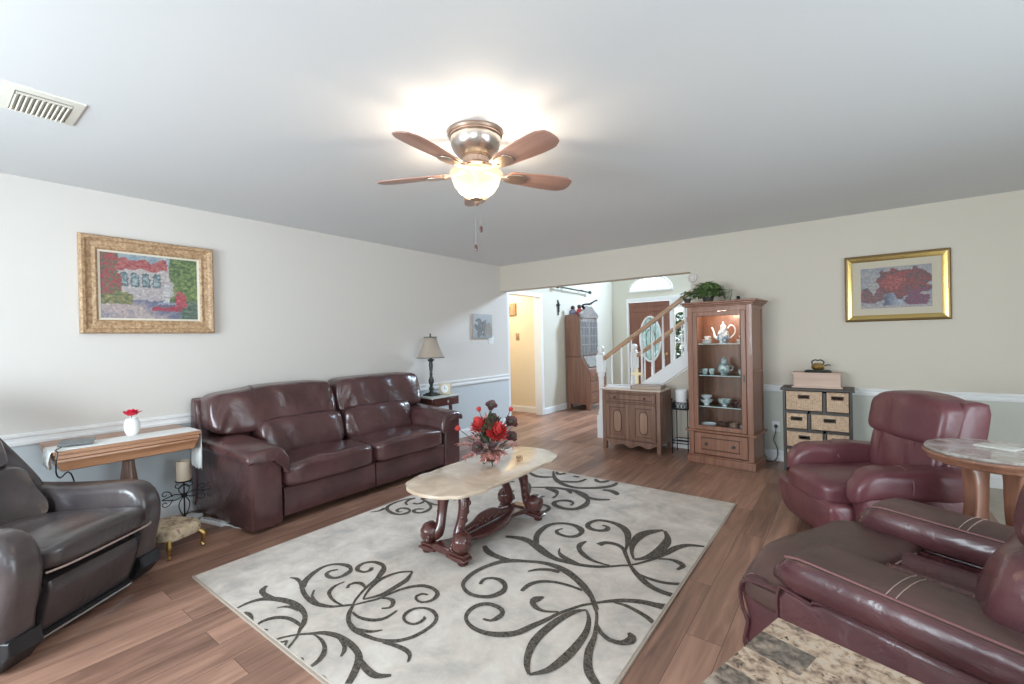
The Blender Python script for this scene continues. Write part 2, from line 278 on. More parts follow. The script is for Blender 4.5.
# ------------------------------------------------------------------ mesh builder
def crom(pts, closed, step):
    """Catmull-Rom resample of n-dimensional points."""
    P = [tuple(p) for p in pts]; n = len(P); out = []
    seg = n if closed else n-1
    for i in range(seg):
        p0 = P[(i-1) % n] if closed or i > 0 else P[0]; p1 = P[i]; p2 = P[(i+1) % n]
        p3 = P[(i+2) % n] if closed or i+2 < n else P[-1]
        d = math.dist(p1[:3], p2[:3]); k = max(1, int(round(d/step)))
        for j in range(k):
            t = j/k
            out.append(tuple(0.5*((2*b)+(-a+c)*t+(2*a-5*b+4*c-d_)*t*t+(-a+3*b-3*c+d_)*t**3) for a, b, c, d_ in zip(p0, p1, p2, p3)))
    if not closed: out.append(P[-1])
    return out
class B:
    def __init__(s): s.bm = bmesh.new(); s.mi = 0
    def face(s, vs):
        try:
            f = s.bm.faces.new(vs); f.material_index = s.mi; f.smooth = True; return f
        except ValueError: return None
    def mat(s, i): s.mi = i; return s
    def box(s, x0, x1, y0, y1, z0, z1, M=None):
        v = [s.bm.verts.new((x, y, z)) for x in (x0, x1) for y in (y0, y1) for z in (z0, z1)]
        for q in ((0, 1, 3, 2), (4, 6, 7, 5), (0, 4, 5, 1), (2, 3, 7, 6), (0, 2, 6, 4), (1, 5, 7, 3)): s.face([v[i] for i in q])
        if M is not None: bmesh.ops.transform(s.bm, matrix=M, verts=v)
        return s
    def rings(s, R, cap=True, closed=False):
        V = [[s.bm.verts.new(p) for p in r] for r in R]; n = len(R[0])
        for i in range(len(V) if closed else len(V)-1):
            a, b = V[i], V[(i+1) % len(V)]
            for j in range(n): s.face([a[j], a[(j+1) % n], b[(j+1) % n], b[j]])
        if cap and not closed: s.face(V[0][::-1]); s.face(V[-1])
        return s
    def tube(s, pts, r, n=8, step=None, closed=False, cap=True, flat=1.0):
        if step:
            q = [tuple(p)+((r[i] if isinstance(r, (list, tuple)) else r),) for i, p in enumerate(pts)]
            q = crom(q, closed, step); pts = [p[:3] for p in q]; r = [p[3] for p in q]
        P = [Vector(p) for p in pts]; m = len(P)
        rr = r if isinstance(r, (list, tuple)) else [r]*m
        R = []; prev = None
        for i in range(m):
            a = P[(i-1) % m] if (closed or i > 0) else P[0]; b = P[(i+1) % m] if (closed or i < m-1) else P[-1]
            t = (b-a); t = t.normalized() if t.length > 1e-9 else Vector((0, 0, 1))
            if prev is None:
                u = t.orthogonal().normalized()
                if abs(t.z) < 0.95: u = (Vector((0, 0, 1)) - t*t.z).normalized()
            else: u = (prev - t*prev.dot(t)).normalized()
            prev = u; v = t.cross(u)
            R.append([P[i] + (u*math.cos(2*PI*k/n)*flat + v*math.sin(2*PI*k/n))*rr[i] for k in range(n)])
        return s.rings(R, cap, closed)
    def lathe(s, prof, c=(0, 0, 0), n=24, axis='Z', flute=0, fn=0, cap=True):
        R = []
        for r, z in prof:
            ring = []
            for k in range(n):
                a = 2*PI*k/n; q = r*(1+flute*abs(math.sin(a*fn/2))) if flute else r
                x, y = q*math.cos(a), q*math.sin(a)
                ring.append({'Z': (c[0]+x, c[1]+y, c[2]+z), 'X': (c[0]+z, c[1]+x, c[2]+y), 'Y': (c[0]+y, c[1]+z, c[2]+x)}[axis])
            R.append(ring)
        return s.rings(R, cap)
    def ell(s, c, r, n=12, k=2.0, fn=None):
        """superellipsoid with half sizes r"""
        R = []
        e = 2.0/k; sg = lambda x, p: math.copysign(abs(x)**p, x)
        for i in range(1, n):
            a = -PI/2+PI*i/n; ring = []
            for j in range(2*n):
                b = PI*j/n
                p = Vector((c[0]+r[0]*sg(math.cos(a), e)*sg(math.cos(b), e), c[1]+r[1]*sg(math.cos(a), e)*sg(math.sin(b), e), c[2]+r[2]*sg(math.sin(a), e)))
                ring.append(fn(p) if fn else p)
            R.append(ring)
        return s.rings(R)
    def cush(s, x0, x1, y0, y1, z0, z1, k=5.0, n=12, fn=None):
        """pillow: cube grid pushed to a super-ellipsoid"""
        c = ((x0+x1)/2, (y0+y1)/2, (z0+z1)/2); h = ((x1-x0)/2, (y1-y0)/2, (z1-z0)/2)
        g = {}
        def vert(i, j, l):
            key = (i, j, l)
            if key not in g:
                p = [math.sin((q/n*2-1)*PI/2*0.92)/math.sin(PI/2*0.92) for q in (i, j, l)]
                m = max(abs(q) for q in p); L = sum(abs(q)**k for q in p)**(1/k)
                f = m/L if L else 1
                v = Vector((c[0]+h[0]*p[0]*f, c[1]+h[1]*p[1]*f, c[2]+h[2]*p[2]*f))
                if fn: v = fn(v, Vector(p))
                g[key] = s.bm.verts.new(v)
            return g[key]
        for a in range(n):
            for b in range(n):
                for side in (0, n):
                    s.face([vert(a, b, side), vert(a+1, b, side), vert(a+1, b+1, side), vert(a, b+1, side)])
                    s.face([vert(a, side, b), vert(a+1, side, b), vert(a+1, side, b+1), vert(a, side, b+1)])
                    s.face([vert(side, a, b), vert(side, a+1, b), vert(side, a+1, b+1), vert(side, a, b+1)])
        return s
    def slab(s, outline, a0, a1, r=0.03, axis='Y', step=0.03, crown=0.0, sm=True, n=4, fn=None):
        O = crom(outline, True, step) if sm else [tuple(p) for p in outline]
        m = len(O)
        area = sum(O[i][0]*O[(i+1) % m][1]-O[(i+1) % m][0]*O[i][1] for i in range(m))
        sg = 1 if area > 0 else -1
        N = []
        for i in range(m):
            a = O[i-1]; b = O[(i+1) % m]; t = (b[0]-a[0], b[1]-a[1]); L = math.hypot(*t) or 1
            N.append((t[1]/L*sg, -t[0]/L*sg))
        cx = sum(p[0] for p in O)/m; cy = sum(p[1] for p in O)/m
        st = []
        if r > 0:
            for i in range(n): st.append((a0+r*(1-math.cos(PI/2*i/n))*1.0 if False else a0+r*(1-math.cos(PI/2*i/n)), r*(1-math.sin(PI/2*i/n))))
            st.append((a0+r, 0)); st.append((a1-r, 0))
            for i in range(n-1, -1, -1): st.append((a1-r*(1-math.cos(PI/2*i/n)), r*(1-math.sin(PI/2*i/n))))
        else: st = [(a0, 0), (a1, 0)]
        mp = {'Y': lambda u, v, a: (u, a, v), 'X': lambda u, v, a: (a, u, v), 'Z': lambda u, v, a: (u, v, a)}[axis]
        R = []
        for a, ins in st: R.append([(O[i][0]-N[i][0]*ins, O[i][1]-N[i][1]*ins, a) for i in range(m)])
        if crown or True:
            first, last = R[0], R[-1]; K = 3
            pre = []; post = []
            for q in range(1, K+1):
                f = 1-q/(K+0.3); bul = crown*(1-f*f)
                pre.append([(cx+(p[0]-cx)*f, cy+(p[1]-cy)*f, p[2]-bul) for p in first])
                post.append([(cx+(p[0]-cx)*f, cy+(p[1]-cy)*f, p[2]+bul) for p in last])
            if crown: R = pre[::-1]+R+post
        R = [[mp(*p) for p in ring] for ring in R]
        if fn: R = [[fn(Vector(p)) for p in ring] for ring in R]
        return s.rings(R)
    def leaf(s, base, d, up, L, W, bend=0.3, n=4):
        d = Vector(d).normalized(); up = Vector(up); sd = d.cross(up); sd = sd.normalized() if sd.length > 1e-6 else d.orthogonal().normalized()
        up = sd.cross(d); prev = None
        for i in range(n+1):
            t = i/n; p = Vector(base)+d*L*t-up*L*bend*t*t; wd = W*math.sin(PI*min(1, 0.08+0.92*t)**0.8)*0.5
            a = s.bm.verts.new(p-sd*wd+up*wd*0.3); b = s.bm.verts.new(p); c = s.bm.verts.new(p+sd*wd+up*wd*0.3)
            if prev: s.face([prev[0], prev[1], b, a]); s.face([prev[1], prev[2], c, b])
            prev = (a, b, c)
        return s
    def xf(s, M): bmesh.ops.transform(s.bm, matrix=M, verts=s.bm.verts[:]); return s
    def make(s, name, mats, parent=None, bevel=0, ang=35, solid=0, weld=True, normals=True):
        if normals: bmesh.ops.recalc_face_normals(s.bm, faces=s.bm.faces[:])
        me = bpy.data.meshes.new(name); s.bm.to_mesh(me); s.bm.free()
        for m in (mats if isinstance(mats, (list, tuple)) else [mats]): me.materials.append(m)
        me.set_sharp_from_angle(angle=math.radians(ang))
        o = bpy.data.objects.new(name, me); COL.objects.link(o)
        if parent: o.parent = parent
        if bevel:
            b = o.modifiers.new('bevel', 'BEVEL'); b.width = bevel; b.segments = 2; b.limit_method = 'ANGLE'; b.angle_limit = math.radians(40)
        if solid:
            q = o.modifiers.new('thickness', 'SOLIDIFY'); q.thickness = solid
        return o
def thing(name, label, cat, loc=(0, 0, 0), rotz=0, group=None):
    o = bpy.data.objects.new(name, None); COL.objects.link(o); o.empty_display_size = 0.1
    o.location = loc; o.rotation_euler = (0, 0, rotz); return tag(o, label, cat, group)
def tag(o, label, cat, group=None):
    o['label'] = label; o['category'] = cat
    if group: o['group'] = group
    return o
def struct(o): o['kind'] = 'structure'; return o
def dup(root, loc, rotz, label, group=None):
    r = root.copy(); COL.objects.link(r); r.location = loc; r.rotation_euler = (0, 0, rotz); r['label'] = label
    if group: r['group'] = group
    for ch in list(root.children):
        c = ch.copy(); COL.objects.link(c); c.parent = r
        for g in ch.children:
            d = g.copy(); COL.objects.link(d); d.parent = c
    return r
def Rz(a): return Matrix.Rotation(a, 4, 'Z')
def T(x, y, z): return Matrix.Translation((x, y, z))

# ------------------------------------------------------------------ the room
YW = 5.55     # far face of the partition towards the foyer
struct(B().box(XL-0.3, 0.80, YB-0.2, 9.7, -0.1, 0).box(-7, XL-0.3, 5.4, 7.0, -0.1, 0).make('floor', FLOOR))
struct(B().box(0.80, XR+0.3, YB-0.2, YF+0.1, -0.1, 0).make('floor_tile', TILE))
struct(B().box(XL-0.15, XR+0.15, YB-0.15, YW, ZC, ZC+0.1).make('ceiling', CEIL))
RZ = 0.79
def wall_band(b, x0, x1, y0, y1, zt=ZC):
    b.mat(1).box(x0, x1, y0, y1, 0, RZ-0.03); b.mat(0).box(x0, x1, y0, y1, RZ-0.03, zt)
b = B(); wall_band(b, XL-0.12, XL, YB-0.12, YW); struct(b.make('wall_left', [W_UP, W_LO]))
b = B(); wall_band(b, XO, XR+0.12, YF, YW); b.mat(0).box(XL, XO, YF, YW, HDR, ZC); struct(b.make('wall_far', [W_FAR, W_FARLO]))
# back wall with two windows, right wall with a patio door
def holed(x0, x1, z0, z1, holes):
    b = B(); xs = sorted({x0, x1, *[h[0] for h in holes], *[h[1] for h in holes]})
    for a, c in zip(xs, xs[1:]):
        mid = (a+c)/2; z = z0
        for h in sorted((h for h in holes if h[0] < mid < h[1]), key=lambda h: h[2]):
            if h[2] > z: b.box(a, c, -0.06, 0.06, z, h[2])
            z = h[3]
        if z < z1: b.box(a, c, -0.06, 0.06, z, z1)
    return b
b = holed(XL-0.12, XR+0.12, 0, ZC, [(-3.20, -1.30, 0.8, 2.1), (0.15, 2.05, 0.8, 2.1)]); b.xf(T(0, YB-0.06, 0)); struct(b.make('wall_back', W_UP))
b = holed(YB, YW, 0, ZC, [(0.5, 2.7, 0.1, 2.05)]); b.xf(T(XR+0.06, 0, 0) @ Matrix(((0, 1, 0, 0), (1, 0, 0, 0), (0, 0, 1, 0), (0, 0, 0, 1)))); struct(b.make('wall_right', W_FAR))
def window_rect(name, w_, h_, M, mull=1):
    b = B()
    b.box(-w_/2-0.05, w_/2+0.05, -0.03, 0.03, -0.05, 0.02).box(-w_/2-0.05, w_/2+0.05, -0.03, 0.03, h_-0.02, h_+0.05)
    b.box(-w_/2-0.05, -w_/2+0.02, -0.03, 0.03, 0, h_).box(w_/2-0.02, w_/2+0.05, -0.03, 0.03, 0, h_)
    for i in range(mull):
        x = -w_/2+w_*(i+1)/(mull+1); b.box(x-0.02, x+0.02, -0.02, 0.02, 0, h_)
    f = struct(b.xf(M).make(name, TRIM)); 
    g = B().box(-w_/2, w_/2, -0.004, 0.004, 0, h_).xf(M).make('window_glass', PANE, f)
    return f
window_rect('window_1', 1.9, 1.3, T(-2.25, YB+0.01, 0.8)); window_rect('window_2', 1.9, 1.3, T(1.1, YB+0.01, 0.8))
window_rect('window_3', 2.2, 1.95, T(XR-0.01, 1.6, 0.1) @ Rz(PI/2))
# foyer
HX = -4.28
b = B(); b.box(HX-0.12, HX, YW, 5.62, 0, 5).box(HX-0.12, HX, 6.52, 9.62, 0, 5).box(HX-0.12, HX, 5.62, 6.52, 2.05, 5); struct(b.make('wall_foyer_left', W_FOY))
AX, AZ, AR, AH = -3.40, 2.32, 0.45, 0.30
b = holed(HX-0.12, 2.5, 0, 5, [(-3.93, -2.62, 0.0, 2.16), (-2.35, -0.85, 3.1, 4.4), (AX-AR, AX+AR, AZ, AZ+AH)])
N_ = 16
for k in range(N_):                    # spandrels that turn the square hole into an arch
    a0, a1 = PI*k/N_, PI*(k+1)/N_; xa, xb = AX+AR*math.cos(a1), AX+AR*math.cos(a0)
    za, zb = AZ+AH*math.sin(a1), AZ+AH*math.sin(a0)
    b.rings([[(xa, y, za), (xb, y, zb), (xb, y, AZ+AH+0.001), (xa, y, AZ+AH+0.001)] for y in (-0.06, 0.06)])
b.xf(T(0, 9.56, 0))
struct(b.make('wall_front', W_FRONT))
struct(B().box(2.4, 2.5, YW, 9.6, 0, 5).make('wall_foyer_right', W_FRONT))
struct(B().box(HX-0.12, 2.5, YW, 9.7, 5, 5.1).make('ceiling_foyer', CEIL))
struct(B().box(HX-0.1, 2.5, YF, YW, ZC+0.1, 5).make('wall_foyer_near', W_FRONT))
struct(B().box(-6.9, HX-0.12, 6.66, 6.78, 0, 2.44).make('wall_corridor_far', W_COR))
struct(B().box(-6.9, XL-0.12, 5.43, 5.55, 0, 2.44).make('wall_corridor_near', W_COR))
struct(B().box(-7.0, -6.9, 5.43, 6.78, 0, 2.44).make('wall_corridor_end', W_COR))
struct(B().box(-7.0, HX-0.12, 5.43, 6.78, 2.44, 2.5).make('ceiling_corridor', CEIL))
bulb('corridor_lamp_light', (-5.2, 6.1, 2.25), 17, (1.0, 0.84, 0.62), 0.08)
# trim: baseboards and chair rails with a moulded section
def mould(name, p0, p1, nrm, z0, z1, d):
    h = z1-z0; prof = [(0, 0), (d, 0), (d, h*0.25), (d*0.55, h*0.35), (d*0.55, h*0.6), (d, h*0.7), (d, h*0.9), (d*0.4, h), (0, h)] if name.startswith('trim') else [(0, 0), (d, 0), (d, h*0.78), (d*0.5, h*0.9), (d*0.35, h), (0, h)]
    b = B(); R = []
    for p in (p0, p1): R.append([(p[0]+nrm[0]*a, p[1]+nrm[1]*a, z0+c) for a, c in prof])
    b.rings(R); return struct(b.make(name, TRIM, ang=20))
mould('trim_1', (XL, YB), (XL, YW-0.01), (1, 0), RZ-0.075, RZ, 0.022)
mould('trim_2', (XO, YF), (XR, YF), (0, -1), RZ-0.065, RZ, 0.022)
mould('baseboard_left', (XL, YB), (XL, YW-0.01), (1, 0), 0, 0.11, 0.015)
mould('baseboard_far', (XO+0.1, YF), (XR, YF), (0, -1), 0, 0.11, 0.015)
mould('baseboard_foyer', (HX, 6.6), (HX, 9.5), (1, 0), 0, 0.11, 0.015)
mould('baseboard_corridor', (-6.9, 6.66), (HX-0.12, 6.66), (0, -1), 0, 0.11, 0.015)
b = B().box(HX-0.13, HX+0.015, 5.56, 5.625, 0, 2.10).box(HX-0.13, HX+0.015, 6.515, 6.59, 0, 2.10).box(HX-0.13, HX+0.0151, 5.56, 6.59, 2.045, 2.11)
struct(b.make('trim_3', TRIM, bevel=0.004))
# front door with an oval of leaded glass, casing, sidelight, arched transom
DX0, DX1, DYP = -3.88, -2.99, 9.53
def oval_door():
    root = B()
    cx, cz, rx, rz = -3.42, 1.27, 0.205, 0.46
    ang = sorted([2*PI*k/40 for k in range(40)]+[math.atan2(z-cz, x-cx) % (2*PI) for x in (DX0, DX1) for z in (0.01, 2.07)])
    n = len(ang)
    inner = [(cx+rx*math.cos(a), cz+rz*math.sin(a)) for a in ang]
    outer = []
    for a in ang:
        c, s_ = math.cos(a), math.sin(a)
        tx = ((DX1-cx)/c if c > 1e-6 else (DX0-cx)/c if c < -1e-6 else 9); tz = ((2.07-cz)/s_ if s_ > 1e-6 else (0.01-cz)/s_ if s_ < -1e-6 else 9)
        t = min(tx, tz); outer.append((cx+t*c, cz+t*s_))
    R = [[(x, DYP-0.022, z) for x, z in inner], [(x, DYP-0.022, z) for x, z in outer], [(x, DYP+0.022, z) for x, z in outer], [(x, DYP+0.022, z) for x, z in inner]]
    root.rings(R, cap=False, closed=True)
    d = struct(root.make('door_1', DOORW))
    rr = B().tube([(cx+(rx+0.02)*math.cos(2*PI*k/n), DYP-0.026, cz+(rz+0.02)*math.sin(2*PI*k/n)) for k in range(n)], 0.022, 8, closed=True)
    rr.make('oval_moulding', TRIM, d)
    g = B(); V = [(x, DYP, z) for x, z in inner]; g.rings([V, [(x, DYP+0.008, z) for x, _, z in V]]); g.make('oval_glass', LEADG, d)
    l = B()
    for q in (-0.5, 0, 0.5): l.tube([(cx+rx*q, DYP-0.006, cz-rz*math.sqrt(1-q*q)), (cx+rx*q, DYP-0.006, cz+rz*math.sqrt(1-q*q))], 0.005, 6)
    l.tube([(cx+rx*0.5*math.cos(a), DYP-0.006, cz+rz*0.45*math.sin(a)) for a in [2*PI*k/24 for k in range(24)]], 0.006, 6, closed=True)
    l.make('lead_came', IRON, d)
    pn = B()
    for (x0, x1, z0, z1) in ((DX0+0.1, DX0+0.22, 0.2, 0.7), (DX0+0.1, DX1-0.1, 0.15, 0.65), (DX0+0.1, DX1-0.1, 1.86, 1.98)):
        pn.tube([(x0, DYP-0.024, z0), (x1, DYP-0.024, z0), (x1, DYP-0.024, z1), (x0, DYP-0.024, z1)], 0.010, 6, closed=True)
    pn.make('panel_moulding', DOORW, d)
    k = B().lathe([(0.02, 0), (0.012, -0.02), (0.012, -0.04), (0.028, -0.05), (0.028, -0.07), (0.0, -0.08)], (DX1-0.07, DYP-0.02, 0.95), 14, 'Y'); k.make('door_handle', BRASS, d)
oval_door()
b = B().box(DX0-0.05, DX0-0.002, 9.46, 9.54, 0, 2.14).box(DX1+0.002, DX1+0.08, 9.46, 9.54, 0, 2.14).box(DX0-0.05, -2.60, 9.459, 9.541, 2.08, 2.16).box(-2.70, -2.60, 9.46, 9.54, 0, 2.10).box(DX1+0.08, -2.70, 9.47, 9.53, 0, 0.5).box(DX1+0.08, -2.70, 9.47, 9.53, 1.9, 2.1)
struct(b.make('trim_4', TRIM, bevel=0.004))
f = struct(B().box(DX1+0.08, DX1+0.095, 9.48, 9.53, 0.5, 1.9).box(-2.715, -2.70, 9.48, 9.53, 0.5, 1.9).box(DX1+0.095, -2.715, 9.48, 9.53, 1.18, 1.20).make('window_4', TRIM))
B().box(DX1+0.08, -2.70, 9.50, 9.508, 0.5, 1.9).make('window_glass', PANE, f)
def arch():
    n = 24
    def arc(r, h, y): return [(AX+r*math.cos(PI*k/n), y, AZ+h*math.sin(PI*k/n)) for k in range(n+1)]
    # white casing ring
    b = B(); b.tube(arc(AR+0.01, AH+0.01, 9.49), 0.022, 8); b.box(AX-AR-0.03, AX+AR+0.03, 9.47, 9.50, AZ-0.03, AZ)
    for q in (-0.35, 0.0, 0.35): b.box(AX+q*AR*2*0.5-0.008, AX+q*AR*2*0.5+0.008, 9.475, 9.50, AZ, AZ+AH*math.sqrt(1-(q)**2))
    f = struct(b.make('window_5', TRIM))
    g = B(); a = arc(AR, AH, 9.495); g.rings([a, [(x, 9.498, z) for x, _, z in a]]); g.make('window_glass', PANE, f)
arch()
f = struct(B().box(-2.36, -0.84, 9.48, 9.55, 3.07, 3.12).box(-2.36, -0.84, 9.48, 9.55, 4.38, 4.43).box(-2.36, -2.31, 9.48, 9.55, 3.1, 4.4).box(-0.89, -0.84, 9.48, 9.55, 3.1, 4.4).make('window_6', TRIM))
# greenery outside the sidelight and door
b = B()
rnd = random.Random(3)
for i in range(2600):
    p = Vector((-3.3+rnd.uniform(-1.2, 1.4), 11.6+rnd.uniform(-0.4, 0.4), rnd.uniform(0, 1.9)))
    b.leaf(p, (rnd.uniform(-1, 1), rnd.uniform(-1, 0.2), rnd.uniform(-0.3, 1)), (0, 0, 1), 0.17, 0.11, n=2)
tag(b.make('garden_bush', LEAFG, normals=False), 'green bush outdoors seen through the glass beside the front door', 'bush')
struct(B().box(-8, 4, 9.72, 16, -0.2, -0.02).make('ground', TILE))
# stairs: boxed steps, skirt wall, white stringers, balusters, newels, oak rails
SX0, SL = -2.68, 0.70
def stz(x): return 0.36+SL*(x+2.62)          # top line of the stringer
b = B(); nst = 14
for i in range(nst):
    x = -2.42+0.255*i; b.mat(0).box(x, x+0.27, 5.54, 6.38, 0.0 if i < 1 else 0.178*i-0.12, 0.178*(i+1)-0.03); b.mat(1).box(x-0.02, x+0.26, 5.54, 6.38, 0.178*(i+1)-0.03, 0.178*(i+1))
struct(b.make('stairs', [TRIM, RAILW]))
# skirt wall under the stair, flush with the far wall
b = B(); b.rings([[(x, y, z) for x, z in ((-2.5, 0), (XO, 0), (XO, stz(XO)-0.20), (-2.5, stz(-2.5)-0.20))] for y in (5.42, 5.50)]); struct(b.make('wall_stair_skirt', W_FAR))
b = B()
for y in (5.40, 6.40):
    b.rings([[(x, yy, z) for x, z in ((-2.6, max(0, stz(-2.6)-0.22)), (XO if y < 6 else 0.6, stz(XO if y < 6 else 0.6)-0.17), (XO if y < 6 else 0.6, stz(XO if y < 6 else 0.6)), (-2.6, stz(-2.6)))] for yy in (y, y+0.06)])
struct(b.make('trim_5', TRIM))
mould('baseboard_stair', (-2.5, 5.42), (XO, 5.42), (0, -1), 0, 0.11, 0.012)
def newel(x, y, h, label):
    t = thing('newel_post', label, 'post', (x, y, 0))
    b = B().box(-0.05, 0.05, -0.05, 0.05, 0, 0.30).lathe([(0.045, 0.30), (0.05, 0.33), (0.034, 0.37), (0.030, 0.6), (0.036, h-0.42), (0.046, h-0.40), (0.046, h-0.36)], n=18).box(-0.047, 0.047, -0.047, 0.047, h-0.36, h-0.12)
    b.make('shaft', TRIM, t, bevel=0.006)
    B().lathe([(0.030, h-0.12), (0.05, h-0.105), (0.035, h-0.09), (0.046, h-0.06), (0.046, h-0.03), (0.028, h-0.005), (0.0, h)], n=18).make('cap', TRIM, t)
    return t
newel(-2.63, 5.45, 1.22, 'white turned newel post at the foot of the near stair railing, beside the walnut sideboard')
newel(-2.56, 6.43, 1.22, 'white turned newel post at the foot of the far stair railing before the front door')
def railing(y, x0, x1, dz, label, bl, n, sp):
    t = thing('stair_handrail', label, 'handrail', (0, 0, 0))
    prof = [(-0.028, 0), (0.028, 0), (0.034, 0.02), (0.03, 0.045), (0.015, 0.06), (-0.015, 0.06), (-0.03, 0.045), (-0.034, 0.02)]
    b = B(); b.rings([[(x, y+a, dz+SL*(x-x0)+c) for a, c in prof] for x in (x0, x1)]); b.make('rail', RAILW, t)
    first = None
    for i in range(n):
        x = x0+0.10+i*sp
        if x > x1-0.03: break
        zb = stz(x) if x > -2.6 else 0.02; zt = dz+SL*(x-x0)
        bb = B().box(-0.014, 0.014, -0.014, 0.014, 0, 0.12).lathe([(0.013, 0.12), (0.016, 0.15), (0.011, 0.2), (0.014, 0.35), (0.010, (zt-zb)*0.9), (0.010, zt-zb+0.01)], n=10)
        bb.xf(T(x, y, zb)); bb.make('baluster', TRIM, t)
railing(5.45, -2.575, -1.46, 1.025, 'long oak handrail with white balusters on the near side of the stairs', '', 9, 0.134)
railing(6.43, -2.505, -0.6, 1.02, 'oak handrail with white balusters on the far side of the stairs', '', 16, 0.134)

